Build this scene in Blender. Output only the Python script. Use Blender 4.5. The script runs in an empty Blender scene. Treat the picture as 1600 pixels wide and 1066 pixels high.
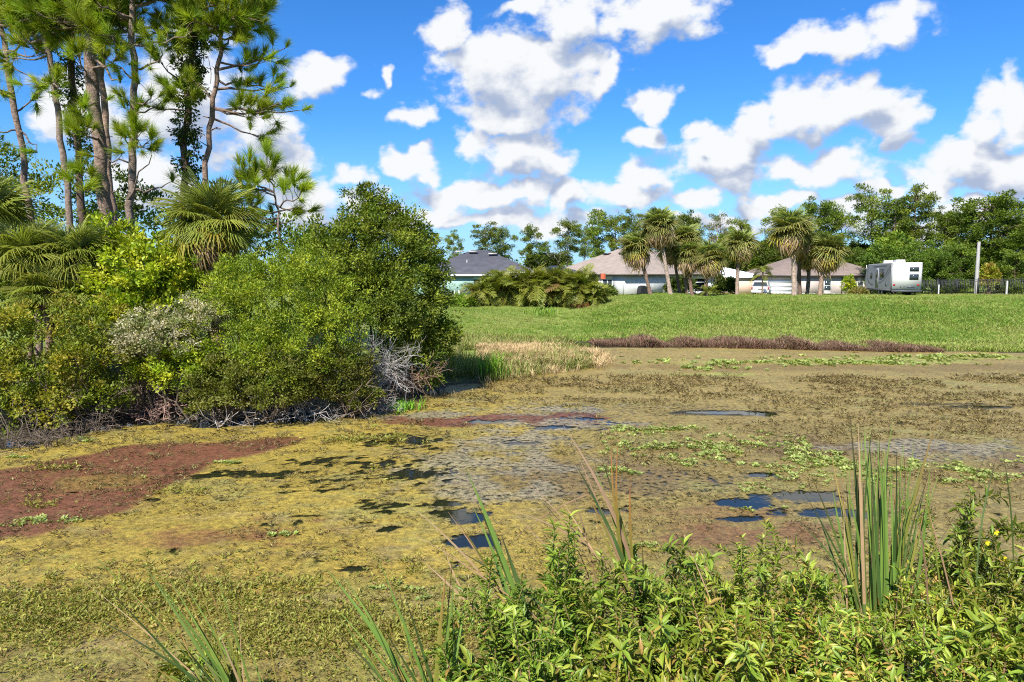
import bpy, math, numpy as np
from math import radians, sin, cos, pi
S = bpy.context.scene
COL = S.collection
R = np.random.RandomState

# ------------------------------------------------------------------ camera
F, CZ, PITCH = 1066.7, 4.0, radians(5.52)
cam_d = bpy.data.cameras.new('camera'); cam = bpy.data.objects.new('camera', cam_d); COL.objects.link(cam)
cam_d.sensor_width = 36.0; cam_d.lens = 24.0; cam_d.clip_start = 0.1; cam_d.clip_end = 9000
cam.location = (0, 0, CZ); cam.rotation_euler = (pi / 2 - PITCH, 0, 0)
S.camera = cam

# ------------------------------------------------------------------ look
S.view_settings.view_transform = 'Standard'; S.view_settings.look = 'None'
S.view_settings.gamma = 1.0; S.view_settings.use_curve_mapping = False
S.view_settings.exposure = 0.95
S.render.engine = 'CYCLES'
S.cycles.use_denoising = False
S.cycles.filter_width = 1.1
S.cycles.max_bounces = 6; S.cycles.diffuse_bounces = 3; S.cycles.glossy_bounces = 3
S.cycles.transmission_bounces = 4; S.cycles.transparent_max_bounces = 12
S.cycles.caustics_reflective = False; S.cycles.caustics_refractive = False

SUN_EL, SUN_AZ = radians(46), radians(22)        # azimuth: degrees to the left of straight behind the camera
SUN = np.array((-sin(SUN_AZ) * cos(SUN_EL), -cos(SUN_AZ) * cos(SUN_EL), sin(SUN_EL)))

def ray(px, py):
    u = (px - 800) / F; v = (533 - py) / F
    return np.array((u, cos(PITCH) + v * sin(PITCH), -sin(PITCH) + v * cos(PITCH)))
def at(px, py, Y):
    d = ray(px, py); t = Y / d[1]
    return np.array((d[0] * t, Y, CZ + d[2] * t))
def gz(px, py, z=0.0):
    d = ray(px, py); t = (z - CZ) / d[2]
    return np.array((d[0] * t, d[1] * t, z))
def X(px, Y): return (px - 800) / F * Y          # good enough near the horizon

# ------------------------------------------------------------------ sky
def node_math(nt, op, a, b=None, c=None, clamp=False):
    n = nt.nodes.new('ShaderNodeMath'); n.operation = op; n.use_clamp = clamp
    for i, v in enumerate((a, b, c)):
        if v is None: continue
        if isinstance(v, (int, float)): n.inputs[i].default_value = v
        else: nt.links.new(v, n.inputs[i])
    return n.outputs[0]
def node_vec(nt, op, a, b=None, c=None, out=0):
    n = nt.nodes.new('ShaderNodeVectorMath'); n.operation = op
    for i, v in enumerate((a, b, c)):
        if v is None: continue
        if isinstance(v, (tuple, list)): n.inputs[i].default_value = v
        else: nt.links.new(v, n.inputs[i])
    return n.outputs['Value'] if op in ('LENGTH', 'DOT_PRODUCT') else n.outputs[0]
def node_map(nt, v, a, b, c=0.0, d=1.0, smooth=True):
    n = nt.nodes.new('ShaderNodeMapRange'); n.interpolation_type = 'SMOOTHSTEP' if smooth else 'LINEAR'
    nt.links.new(v, n.inputs[0])
    for i, q in enumerate((a, b, c, d)): n.inputs[i + 1].default_value = q
    return n.outputs[0]
def node_noise(nt, vec, scale, detail, rough=0.5, lac=2.0, dist=0.0):
    n = nt.nodes.new('ShaderNodeTexNoise'); n.noise_dimensions = '3D'
    if vec is not None: nt.links.new(vec, n.inputs['Vector'])
    n.inputs['Scale'].default_value = scale; n.inputs['Detail'].default_value = detail
    n.inputs['Roughness'].default_value = rough; n.inputs['Lacunarity'].default_value = lac
    n.inputs['Distortion'].default_value = dist
    return n.outputs[0]
def node_mix(nt, f, a, b, blend='MIX'):
    n = nt.nodes.new('ShaderNodeMix'); n.data_type = 'RGBA'; n.blend_type = blend
    for s, v in ((n.inputs[0], f), (n.inputs[6], a), (n.inputs[7], b)):
        if isinstance(v, (int, float)): s.default_value = v
        elif isinstance(v, (tuple, list)): s.default_value = tuple(v) + ((1,) if len(v) == 3 else ())
        else: nt.links.new(v, s)
    return n.outputs[2]

# cumulus heaps, each an ellipse of sky (azimuth, elevation) that the noise below breaks up
CLOUDS = [(705,40,42,42),(765,105,92,66),(845,118,84,66),(800,172,100,34),
 (885,25,62,38),(1035,30,92,40),
 (1245,76,58,24),(1325,62,86,34),(1415,28,54,34),
 (950,126,30,28),(1025,156,35,20),(1010,200,40,22),
 (800,240,88,38),(735,228,32,22),(860,252,34,26),
 (645,190,34,20),(650,258,46,20),
 (1010,268,56,34),
 (1275,170,104,46),(1345,152,62,44),(1385,182,42,36),(1185,190,54,34),(1130,236,72,40),(1280,262,100,34),(1400,222,30,20),
 (1530,195,44,50),(1592,180,46,62),(1500,255,66,40),(1565,268,90,42),
 (770,305,110,26),(690,335,60,26),(890,305,28,24),(1000,308,66,22),(1100,312,34,22),(1215,312,64,16),(1380,296,60,20),(1320,326,70,22),(1500,325,70,16),
 (495,126,50,28),(400,205,62,56),(445,262,52,34),(490,312,70,40),(545,272,28,22),(592,127,14,18),
 (280,150,110,100),(230,280,80,50),(600,345,90,26),(130,170,60,60),(800,350,170,20),(1130,348,150,18),(1440,352,180,18),(1090,208,20,14),(560,318,40,26),(1150,280,46,20),(960,300,36,18),(820,10,40,14),(625,262,34,18),(1460,300,34,22)]
world = bpy.data.worlds.new('World'); S.world = world; world.use_nodes = True
nt = world.node_tree; nt.nodes.clear()
wo = nt.nodes.new('ShaderNodeOutputWorld'); bg = nt.nodes.new('ShaderNodeBackground')
nt.links.new(bg.outputs[0], wo.inputs[0]); bg.inputs[1].default_value = 0.11
sky = nt.nodes.new('ShaderNodeTexSky'); sky.sky_type = 'NISHITA'; sky.sun_disc = False
sky.sun_elevation = SUN_EL; sky.sun_rotation = math.atan2(SUN[0], SUN[1]); sky.altitude = 0
sky.air_density = 1.0; sky.dust_density = 0.25; sky.ozone_density = 2.5
tc = nt.nodes.new('ShaderNodeTexCoord'); Dv = tc.outputs['Generated']
sx = nt.nodes.new('ShaderNodeSeparateXYZ'); nt.links.new(Dv, sx.inputs[0])
az = node_math(nt, 'ARCTAN2', sx.outputs[0], sx.outputs[1]); el = node_math(nt, 'ARCSINE', sx.outputs[2])
cb = nt.nodes.new('ShaderNodeCombineXYZ'); nt.links.new(az, cb.inputs[0]); nt.links.new(el, cb.inputs[1])
n1 = nt.nodes.new('ShaderNodeTexNoise'); nt.links.new(Dv, n1.inputs['Vector']); n1.inputs['Scale'].default_value = 16; n1.inputs['Detail'].default_value = 3
warp = node_vec(nt, 'MULTIPLY', node_vec(nt, 'SUBTRACT', n1.outputs['Color'], (0.5, 0.5, 0.5)), (0.10, 0.075, 0))
P0 = node_vec(nt, 'ADD', cb.outputs[0], warp)
def cloud_field(P):
    acc = None
    for (cx, cy, rx, ry) in CLOUDS:
        d = ray(cx, cy); d = d / np.linalg.norm(d)
        a, e = math.atan2(d[0], d[1]), math.asin(d[2])
        h = math.hypot(1, (cx - 800) / F)
        ra, re = rx * 1.10 / F / h / h, ry * 1.10 / F / h
        q = node_vec(nt, 'MULTIPLY_ADD', P, (1 / ra, 1 / re, 0), (-a / ra, -e / re, 0))
        l = node_vec(nt, 'LENGTH', q)
        if acc is None: acc = l
        else:
            n = nt.nodes.new('ShaderNodeMath'); n.operation = 'SMOOTH_MIN'; n.inputs[2].default_value = 0.12
            nt.links.new(acc, n.inputs[0]); nt.links.new(l, n.inputs[1]); acc = n.outputs[0]
    # beyond the frame the same kind of cumulus goes on, from noise alone
    return node_math(nt, 'SUBTRACT', 1.0, acc)
f0 = cloud_field(P0)
f1 = cloud_field(node_vec(nt, 'ADD', P0, (-0.014, 0.034, 0)))
sc_el = node_vec(nt, 'MULTIPLY', Dv, (1, 1, 1.5))
gen = node_math(nt, 'MULTIPLY', node_math(nt, 'SUBTRACT', node_noise(nt, sc_el, 3.6, 2), 0.5), 4.0)
absaz = node_math(nt, 'ABSOLUTE', az)
out_az = node_map(nt, absaz, 0.66, 0.76); out_el = node_map(nt, el, 0.40, 0.48); out_dn = node_math(nt, 'LESS_THAN', el, -0.02)
outm = node_math(nt, 'MAXIMUM', node_math(nt, 'MAXIMUM', out_az, out_el), out_dn)
gen = node_math(nt, 'SUBTRACT', gen, 0.25)
def blend_out(f):
    n = nt.nodes.new('ShaderNodeMix'); n.data_type = 'FLOAT'
    nt.links.new(outm, n.inputs[0]); nt.links.new(f, n.inputs[2]); nt.links.new(gen, n.inputs[3])
    return n.outputs[0]
f0 = blend_out(f0); f1 = blend_out(f1)
def puff_at(V):
    fb = node_noise(nt, V, 24, 8, 0.56, 2.1); fb2 = node_noise(nt, V, 9, 2, 0.5)
    return node_math(nt, 'ADD', node_math(nt, 'MULTIPLY', node_math(nt, 'SUBTRACT', fb, 0.5), 1.7),
                     node_math(nt, 'MULTIPLY', node_math(nt, 'SUBTRACT', fb2, 0.5), 0.9))
puff = puff_at(sc_el)
puff2 = puff_at(node_vec(nt, 'ADD', sc_el, (-0.010, 0.0, 0.020)))
dens = node_math(nt, 'ADD', f0, puff)
alpha = node_map(nt, dens, -0.06, 0.46)
# thickness between this spot and the light above it: the underside and the lee of each puff go grey
dif = node_math(nt, 'ADD', node_math(nt, 'MULTIPLY', node_math(nt, 'SUBTRACT', f1, f0), 1.0), node_math(nt, 'MULTIPLY', node_math(nt, 'SUBTRACT', puff2, puff), 0.55))
up = node_math(nt, 'ADD', dif, node_math(nt, 'MULTIPLY', f0, 0.30))
shade = node_map(nt, up, -0.12, 0.60)
ccol = node_mix(nt, shade, (4.45, 4.55, 4.65), (2.0, 2.4, 3.25))
# thin bright veil low over the horizon
veil = node_map(nt, el, -0.02, 0.22, 0.72, 0.0)
hs = nt.nodes.new('ShaderNodeHueSaturation'); nt.links.new(sky.outputs[0], hs.inputs['Color'])
hs.inputs['Saturation'].default_value = 1.24; hs.inputs['Value'].default_value = 1.0; hs.inputs['Hue'].default_value = 0.497
blue = node_mix(nt, 1.0, hs.outputs[0], (.36, .62, .90), 'MULTIPLY')
base = node_mix(nt, veil, blue, (2.0, 3.3, 5.0))
final = node_mix(nt, alpha, base, ccol)
nt.links.new(final, bg.inputs[0])

sd = bpy.data.lights.new('sun', 'SUN'); so = bpy.data.objects.new('sun', sd); COL.objects.link(so)
sd.energy = 5.0; sd.angle = radians(0.53); sd.color = (1.0, 0.95, 0.86)
from mathutils import Vector, Matrix
so.rotation_euler = Vector(SUN).to_track_quat('Z', 'Y').to_euler()

# ------------------------------------------------------------------ helpers
def norm(a): return a / np.maximum(np.linalg.norm(a, axis=-1, keepdims=True), 1e-9)
class MB:
    """collects vertices, faces (3 or 4 corners) and a tint per vertex"""
    def __init__(s): s.V = []; s.T = []; s.F3 = []; s.F4 = []; s.n = 0
    def add(s, V, Fs, tint=(1, 1, 1)):
        V = np.asarray(V, float).reshape(-1, 3); Fs = np.asarray(Fs, int)
        t = np.asarray(tint, float)
        if t.ndim == 1: t = np.tile(t, (len(V), 1))
        s.V.append(V); s.T.append(t)
        (s.F3 if Fs.shape[1] == 3 else s.F4).append(Fs + s.n); s.n += len(V)
        return s
    def mesh(s, name, mat, smooth=False, tint=True):
        me = bpy.data.meshes.new(name)
        V = np.concatenate(s.V); T = np.concatenate(s.T)
        f3 = np.concatenate(s.F3) if s.F3 else np.zeros((0, 3), int)
        f4 = np.concatenate(s.F4) if s.F4 else np.zeros((0, 4), int)
        loops = np.concatenate([f3.ravel(), f4.ravel()]).astype(np.int32)
        starts = np.concatenate([np.arange(len(f3)) * 3, len(f3) * 3 + np.arange(len(f4)) * 4]).astype(np.int32)
        me.vertices.add(len(V)); me.vertices.foreach_set('co', V.astype(np.float32).ravel())
        me.loops.add(len(loops)); me.loops.foreach_set('vertex_index', loops)
        me.polygons.add(len(starts)); me.polygons.foreach_set('loop_start', starts)
        if tint:
            a = me.attributes.new('tint', 'FLOAT_COLOR', 'POINT')
            a.data.foreach_set('color', np.concatenate([T, np.ones((len(T), 1))], 1).astype(np.float32).ravel())
        me.update(calc_edges=True); me.validate()
        if smooth: me.polygons.foreach_set('use_smooth', np.ones(len(me.polygons), bool))
        if mat: me.materials.append(mat)
        return me
    def build(s, name, mat, parent=None, smooth=False):
        return link(name, s.mesh(name, mat, smooth), parent)
def link(name, me, parent=None, loc=None, rot=None, scale=None):
    o = bpy.data.objects.new(name, me); COL.objects.link(o)
    if parent: o.parent = parent
    if loc is not None: o.location = loc
    if rot is not None: o.rotation_euler = rot
    if scale is not None: o.scale = scale
    return o
def tag(o, label, cat, group=None):
    o['label'] = label; o['category'] = cat
    if group: o['group'] = group
    return o
def thing(name, label, cat, loc=(0, 0, 0), rz=0, group=None):
    return tag(link(name, None, None, loc, (0, 0, rz)), label, cat, group)
def struct(o): o['kind'] = 'structure'; return o
def stuff(o): o['kind'] = 'stuff'; return o

def box(mb, x0, x1, y0, y1, z0, z1, tint=(1, 1, 1)):
    v = [(x, y, z) for z in (z0, z1) for y in (y0, y1) for x in (x0, x1)]
    return mb.add(v, [(0, 2, 3, 1), (4, 5, 7, 6), (0, 1, 5, 4), (1, 3, 7, 5), (3, 2, 6, 7), (2, 0, 4, 6)], tint)
def tube(mb, pts, rad, n=6, tint=(1, 1, 1), jit=0, rng=None):
    pts = np.asarray(pts, float); m = len(pts)
    rad = np.broadcast_to(np.asarray(rad, float), (m,))
    d = np.gradient(pts, axis=0); d = norm(d)
    ref = np.where(np.abs(d[:, 2:3]) > 0.9, np.array([[1., 0, 0]]), np.array([[0, 0, 1.]]))
    a = norm(np.cross(d, ref)); b = np.cross(d, a)
    th = np.arange(n) * 2 * pi / n
    rr = rad[:, None] * (1 + (jit * (rng.rand(m, n) - .5) if jit else 0))
    V = pts[:, None] + rr[..., None] * (a[:, None] * np.cos(th)[None, :, None] + b[:, None] * np.sin(th)[None, :, None])
    i = np.arange(m - 1)[:, None] * n; j = np.arange(n)[None]; k = (j + 1) % n
    Q = np.stack([i + j, i + k, i + n + k, i + n + j], -1).reshape(-1, 4)
    mb.add(V.reshape(-1, 3), Q, tint)
    if n <= 4 or True:
        c = len(mb.V[-1])
    return mb
def scatter(mb, TV, TF, pos, D, N, sc, tint):
    """copies of a template (x across, y along, z up) at pos, along D with normal N"""
    D = norm(D); Sx = norm(np.cross(D, N)); N2 = np.cross(Sx, D)
    sc = np.asarray(sc, float)
    if sc.ndim == 1: sc = np.stack([sc, sc, sc], 1)
    T = TV[None] * sc[:, None]
    V = pos[:, None] + T[..., 0:1] * Sx[:, None] + T[..., 1:2] * D[:, None] + T[..., 2:3] * N2[:, None]
    M, k = len(pos), len(TV)
    Fs = (TF[None] + (np.arange(M) * k)[:, None, None]).reshape(-1, TF.shape[1])
    mb.add(V.reshape(-1, 3), Fs, np.repeat(np.asarray(tint, float), k, 0))
LEAF_V = np.array([(0, 0, 0), (.5, .45, .10), (0, 1, -.06), (-.5, .45, .10)]); LEAF_F = np.array([(0, 1, 2), (0, 2, 3)])
def randdir(rng, n): return norm(rng.normal(size=(n, 3)))

def hashn(ix, iy, seed):
    h = (ix * 374761393 + iy * 668265263 + seed * 1442695041) & 0xffffffff
    h = ((h ^ (h >> 13)) * 1274126177) & 0xffffffff
    return ((h ^ (h >> 16)) & 0xffff) / 65535.0
def vnoise(x, y, seed=0):
    ix = np.floor(x).astype(np.int64); iy = np.floor(y).astype(np.int64); fx = x - ix; fy = y - iy
    fx = fx * fx * (3 - 2 * fx); fy = fy * fy * (3 - 2 * fy)
    a, b, c, d = hashn(ix, iy, seed), hashn(ix + 1, iy, seed), hashn(ix, iy + 1, seed), hashn(ix + 1, iy + 1, seed)
    return (a * (1 - fx) + b * fx) * (1 - fy) + (c * (1 - fx) + d * fx) * fy
def fbm(x, y, seed=0, octs=4):
    s = 0; a = .5; t = 0
    for o in range(octs):
        s = s + a * vnoise(x * 2 ** o + o * 17.3, y * 2 ** o + o * 9.1, seed + o); t += a; a *= .55
    return s / t
def sstep(a, b, x):
    t = np.clip((x - a) / (b - a), 0, 1); return t * t * (3 - 2 * t)

# ------------------------------------------------------------------ materials
def mat(name, color=(.5, .5, .5), rough=.7, tint=False, vary=0.0, noise=None, bump=None, trans=0.0, spec=0.3, metal=0.0, coat=0.0):
    m = bpy.data.materials.new(name); m.use_nodes = True; t = m.node_tree
    b = t.nodes['Principled BSDF']; out = t.nodes['Material Output']
    c = t.nodes.new('ShaderNodeRGB'); c.outputs[0].default_value = tuple(color) + (1,); cs = c.outputs[0]
    if tint:
        a = t.nodes.new('ShaderNodeAttribute'); a.attribute_name = 'tint'
        cs = node_mix(t, 1.0, cs, a.outputs['Color'], 'MULTIPLY')
    co = t.nodes.new('ShaderNodeTexCoord').outputs['Object']
    if noise:                       # (scale, low, high, detail)
        f = node_noise(t, co, noise[0], noise[3] if len(noise) > 3 else 4, .6)
        g = node_map(t, f, .3, .7, noise[1], noise[2], False)
        cs = node_mix(t, 1.0, cs, node_vec(t, 'SCALE', (1, 1, 1)) if False else g, 'MULTIPLY')
    if vary:
        oi = t.nodes.new('ShaderNodeObjectInfo')
        g = node_map(t, oi.outputs['Random'], 0, 1, 1 - vary, 1 + vary, False)
        cs = node_mix(t, 1.0, cs, g, 'MULTIPLY')
        h = t.nodes.new('ShaderNodeHueSaturation'); t.links.new(cs, h.inputs['Color'])
        t.links.new(node_map(t, node_math(t, 'FRACT', node_math(t, 'MULTIPLY', oi.outputs['Random'], 7.31)), 0, 1, .5 - .06 * vary, .5 + .06 * vary, False), h.inputs['Hue'])
        cs = h.outputs[0]
    t.links.new(cs, b.inputs['Base Color'])
    b.inputs['Roughness'].default_value = rough; b.inputs['Specular IOR Level'].default_value = spec
    b.inputs['Metallic'].default_value = metal; b.inputs['Coat Weight'].default_value = coat
    if bump:                        # (scale, strength, distance)
        bn = t.nodes.new('ShaderNodeBump'); bn.inputs['Strength'].default_value = bump[1]; bn.inputs['Distance'].default_value = bump[2]
        t.links.new(node_noise(t, co, bump[0], 5, .6), bn.inputs['Height']); t.links.new(bn.outputs[0], b.inputs['Normal'])
    if trans:
        tr = t.nodes.new('ShaderNodeBsdfTranslucent'); t.links.new(node_mix(t, 1.0, cs, (1.25, 1.3, .55), 'MULTIPLY'), tr.inputs[0])
        mx = t.nodes.new('ShaderNodeMixShader'); mx.inputs[0].default_value = trans
        t.links.new(b.outputs[0], mx.inputs[1]); t.links.new(tr.outputs[0], mx.inputs[2]); t.links.new(mx.outputs[0], out.inputs[0])
    return m
M = {}
M['leaf'] = mat('leaf', (1.40, 1.32, 1.1), .5, tint=True, trans=.36, spec=.25)
M['leaf_var'] = mat('leaf_var', (1.35, 1.3, 1.1), .5, tint=True, trans=.36, vary=.22, spec=.25)
M['leaf_gloss'] = mat('leaf_gloss', (1.45, 1.35, 1.2), .42, tint=True, trans=.34, vary=.18, spec=.4)
M['needle'] = mat('needle', (1.5, 1.42, 1.1), .5, tint=True, trans=.34, vary=.30, spec=.3)
M['straw'] = mat('straw', (1, 1, 1), .8, tint=True, trans=.15, vary=.2)
M['bark'] = mat('bark', (.20, .15, .12), .95, tint=True, noise=(9, .45, 1.5, 6), bump=(14, .9, .04))
M['twig'] = mat('twig', (1, 1, 1), .9, tint=True, noise=(6, .7, 1.3, 3))
# ------------------------------------------------------------------ pond outline, terrain
SH = [(-17, 16.6), (-14.5, 17.2)] + [tuple(gz(*p)[:2]) for p in
     [(0, 694), (60, 690), (110, 676), (200, 664), (270, 658), (330, 662), (450, 656), (540, 656), (600, 646), (640, 634), (690, 608), (760, 597), (830, 586),
      (925, 574), (940, 560), (890, 550), (868, 541), (930, 535), (1000, 537), (1080, 541), (1150, 543), (1300, 547), (1460, 550), (1600, 553), (1800, 558)]] + \
     [(50, 32), (56, 24), (40, 13), (20, 9.2), (13, 8.6), (9, 8.0), (6, 7.4), (3, 7.0), (1.0, 6.6), (-0.5, 5.6), (-2, 5.0), (-4, 4.6), (-8, 4.4), (-14, 4.6), (-20, 6), (-24, 10), (-22, 15)]
SHP = np.array(SH)
def pond_sd(x, y):
    """signed distance to the shore: negative on the water"""
    shp = x.shape; p = np.stack([x.ravel(), y.ravel()], 1); best = np.full(len(p), 1e9); ins = np.zeros(len(p), bool)
    for i in range(len(SHP)):
        a, b = SHP[i], SHP[(i + 1) % len(SHP)]; e = b - a; w = p - a
        t = np.clip((w @ e) / (e @ e), 0, 1); q = w - t[:, None] * e
        best = np.minimum(best, (q * q).sum(1))
        c = ((a[1] > p[:, 1]) != (b[1] > p[:, 1]))
        with np.errstate(divide='ignore', invalid='ignore'):
            xi = (b[0] - a[0]) * (p[:, 1] - a[1]) / (b[1] - a[1]) + a[0]
        ins ^= c & (p[:, 0] < xi)
    d = np.sqrt(best); d[ins] *= -1
    return d.reshape(shp)
def ground_z(x, y):
    x = np.asarray(x, float); y = np.asarray(y, float)
    d = pond_sd(x, y) + (fbm(x * .9, y * .9, 3, 3) - .5) * .7
    near = 1 - sstep(9, 15, y)
    far = sstep(27, 36, y) * (1 - near)
    side = 1 - near - far
    amp = 1.48 + .62 * sstep(.03, .2, x / np.maximum(y, 1)) + .16 * np.exp(-((x / np.maximum(y, 1) - .22) / .035) ** 2)
    zf = amp * sstep(-1, 20, d) * (.55 + .45 * sstep(0, 16, d))
    zf = zf - (zf - 1.55) * sstep(64, 76, y) * sstep(.1, .2, x / np.maximum(y, 1))
    zs = .95 * sstep(-.5, 8, d) + .5 * sstep(8, 25, d)
    zn = 2.2 * sstep(-.3, 5.2, d)
    z = near * zn + far * zf + side * zs
    z = z + (fbm(x * .5, y * .5, 8, 3) - .5) * .22 * sstep(0, 4, d) * (1 - sstep(60, 75, y))
    return np.where(d < 0, np.maximum(-.7, d * .35) - .02, np.maximum(z, .02) * sstep(-.2, .6, d) + .01)
def gz_at(x, y): return float(ground_z(np.array([x]), np.array([y]))[0])

xs = np.concatenate([-np.geomspace(3500, 45, 18)[:-1], np.arange(-45, 75.1, .6), np.geomspace(75, 3500, 18)[1:]])
ys = np.concatenate([-np.geomspace(300, 8, 10)[:-1], np.arange(-8, 95, .55), np.geomspace(95, 6000, 22)[1:]])
gx, gy = np.meshgrid(xs, ys)
gzv = ground_z(gx, gy)
def grid_faces(nx, ny):
    i = np.arange(ny - 1)[:, None] * nx + np.arange(nx - 1)[None]
    return np.stack([i, i + 1, i + nx + 1, i + nx], -1).reshape(-1, 4)
d0 = pond_sd(gx, gy)
n_a = fbm(gx * .35, gy * .35, 21, 4)[..., None]; n_b = fbm(gx * 1.6, gy * 1.6, 22, 3)[..., None]
grass = np.array((.17, .21, .05)); lush = np.array((.085, .165, .018)); tan = np.array((.30, .215, .11)); mud = np.array((.055, .045, .032))
tcol = grass * (.75 + .5 * n_b) * (1 - .5 * n_a) + lush * n_a * .5
leftlawn = (1 - sstep(.03, .16, gx / np.maximum(gy, 1)))[..., None] * sstep(38, 48, gy)[..., None]
tcol = tcol * (1 - leftlawn * .3) + np.array((.16, .17, .05)) * leftlawn * .3
shore = (1 - sstep(.4, 2.2, d0 + (n_a[..., 0] - .5) * 3))[..., None]
tcol = tcol * (1 - shore) + (mud * (.6 + .8 * n_b)) * shore
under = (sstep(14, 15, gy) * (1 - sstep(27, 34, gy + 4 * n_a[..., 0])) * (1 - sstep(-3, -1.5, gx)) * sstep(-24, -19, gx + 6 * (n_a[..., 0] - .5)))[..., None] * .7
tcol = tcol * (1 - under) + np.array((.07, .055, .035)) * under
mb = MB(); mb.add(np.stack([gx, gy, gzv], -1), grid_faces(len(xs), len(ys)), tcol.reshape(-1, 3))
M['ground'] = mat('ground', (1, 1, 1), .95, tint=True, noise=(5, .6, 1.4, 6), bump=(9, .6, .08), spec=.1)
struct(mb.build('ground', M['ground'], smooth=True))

# ------------------------------------------------------------------ water and the floating mat
mw = bpy.data.materials.new('pond_water'); mw.use_nodes = True; t = mw.node_tree; b = t.nodes['Principled BSDF']
b.inputs['Base Color'].default_value = (.012, .014, .008, 1); b.inputs['Roughness'].default_value = .04; b.inputs['IOR'].default_value = 1.33
bn = t.nodes.new('ShaderNodeBump'); bn.inputs['Strength'].default_value = .12; bn.inputs['Distance'].default_value = .02
t.links.new(node_noise(t, t.nodes.new('ShaderNodeTexCoord').outputs['Object'], 3.0, 3), bn.inputs['Height']); t.links.new(bn.outputs[0], b.inputs['Normal'])
mb = MB(); mb.add([(-60, -1, 0), (80, -1, 0), (80, 42, 0), (-60, 42, 0)], [(0, 1, 2, 3)])
struct(mb.build('pond_water', mw))

def blob(x, y, px, py, rx, ry, seed, rough=.9, size=.6):
    """soft patch of the pond surface round the spot seen at (px, py); rx, ry half sizes in metres"""
    c = gz(px, py)
    r = np.sqrt(((x - c[0]) / rx) ** 2 + ((y - c[1]) / ry) ** 2)
    return 1 - r + (fbm(x / size, y / size, seed, 4) - .5) * 2 * rough
mx_ = np.arange(-17, 36.01, .13); my_ = np.concatenate([np.arange(4.2, 22, .11), np.arange(22, 37.6, .2)])
ax, ay = np.meshgrid(mx_, my_)
ad = pond_sd(ax, ay)
def pxof(x, y):                                  # where the photograph shows this spot of the pond
    dz = -CZ; yc = y * cos(PITCH) - dz * sin(PITCH); zc = y * sin(PITCH) + dz * cos(PITCH)
    return 800 + F * x / yc, 533 - F * zc / yc
w1 = fbm(ax * .5, ay * .5, 31, 4); w2 = fbm(ax * 2.2, ay * 2.2, 32, 4); w3 = fbm(ax * .22, ay * .22, 33, 3)
stretch = fbm(ax * .35, ay * 1.5, 34, 4)
ochre = np.array((.41, .315, .07)); olive = np.array((.25, .205, .05)); brown = np.array((.245, .165, .072)); tanm = np.array((.33, .25, .10)); redm = np.array((.175, .066, .046)); lime = np.array((.33, .36, .09)); dark = np.array((.035, .032, .014)); grey = np.array((.30, .27, .22))
colr = np.empty(ax.shape + (3,))
leftw = sstep(3.2, -1.5, ax - .03 * ay)[..., None]        # ochre on the left, browner to the right
base_r = np.array((.225, .175, .066)) * (1 - w1[..., None]) + tanm * np.array((.95, 1.0, .9)) * w1[..., None]
farw = sstep(14, 24, ay)[..., None]
base_r = base_r * (1 - farw * .75) + (np.array((.33, .255, .095)) * (.8 + .4 * stretch[..., None])) * farw * .75
base_l = ochre * (.6 + .65 * w1[..., None]) * .8 + olive * .2
colr[:] = base_l * leftw + base_r * (1 - leftw)
def put(maskv, c, k=1.0, soft=.25):
    global colr
    a = (sstep(0, soft, maskv) * k)[..., None]
    colr = colr * (1 - a) + np.asarray(c) * (.75 + .5 * w2[..., None]) * a
# near strip by the camera: leafy, brown green
nearm = 1 - sstep(6.6, 10.2, ay + (w1 - .5) * 5.0)
put(nearm - .3 + (w1 - .5) * 1.6, (.215, .165, .06), .85, .9)
put(nearm - .4 + (w2 - .55) * 2.6, (.24, .24, .075), .6, .5)
put((w1 - .70) * 2 + (stretch - .55), dark * 2.2, .5, .4)
m1 = fbm(ax * .9, ay * 2.2, 35, 4); m2 = fbm(ax * 3.1, ay * 6.0, 36, 4); m3 = fbm(ax * .6 + 7, ay * 1.1, 37, 4)
put((m2 - .56) * 2.2 + (m1 - .5) * .9, (.13, .10, .035), .62, .5)          # wet, darker streaks
put((m2 - .60) * 2.0 + (m3 - .52) * 1.4, (.17, .085, .055), .55, .5)        # reddish fern among it
put((m3 - .56) * 2.2 + (m2 - .5) * 1.2, (.30, .31, .11), .5, .5)            # duckweed, greener
put((m1 - .62) * 2.5 + (m2 - .5), (.40, .33, .16), .5, .5)                  # dry bleached film
def poly_in(x, y, pts, seed, rough=1.0, size=.8):
    P_ = np.array([gz(*p)[:2] for p in pts]); best = np.full(x.shape, 1e9); ins = np.zeros(x.shape, bool)
    for q in range(len(P_)):
        A, B_ = P_[q], P_[(q + 1) % len(P_)]; ex, ey = B_ - A; wx, wy = x - A[0], y - A[1]
        t_ = np.clip((wx * ex + wy * ey) / (ex * ex + ey * ey), 0, 1); best = np.minimum(best, (wx - t_ * ex) ** 2 + (wy - t_ * ey) ** 2)
        cnd = ((A[1] > y) != (B_[1] > y)) & (x < (ex) * (y - A[1]) / (ey + 1e-12) + A[0]); ins ^= cnd
    return np.where(ins, 1, -1) * np.sqrt(best) + (fbm(x / size, y / size, seed, 4) - .5) * rough
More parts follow.
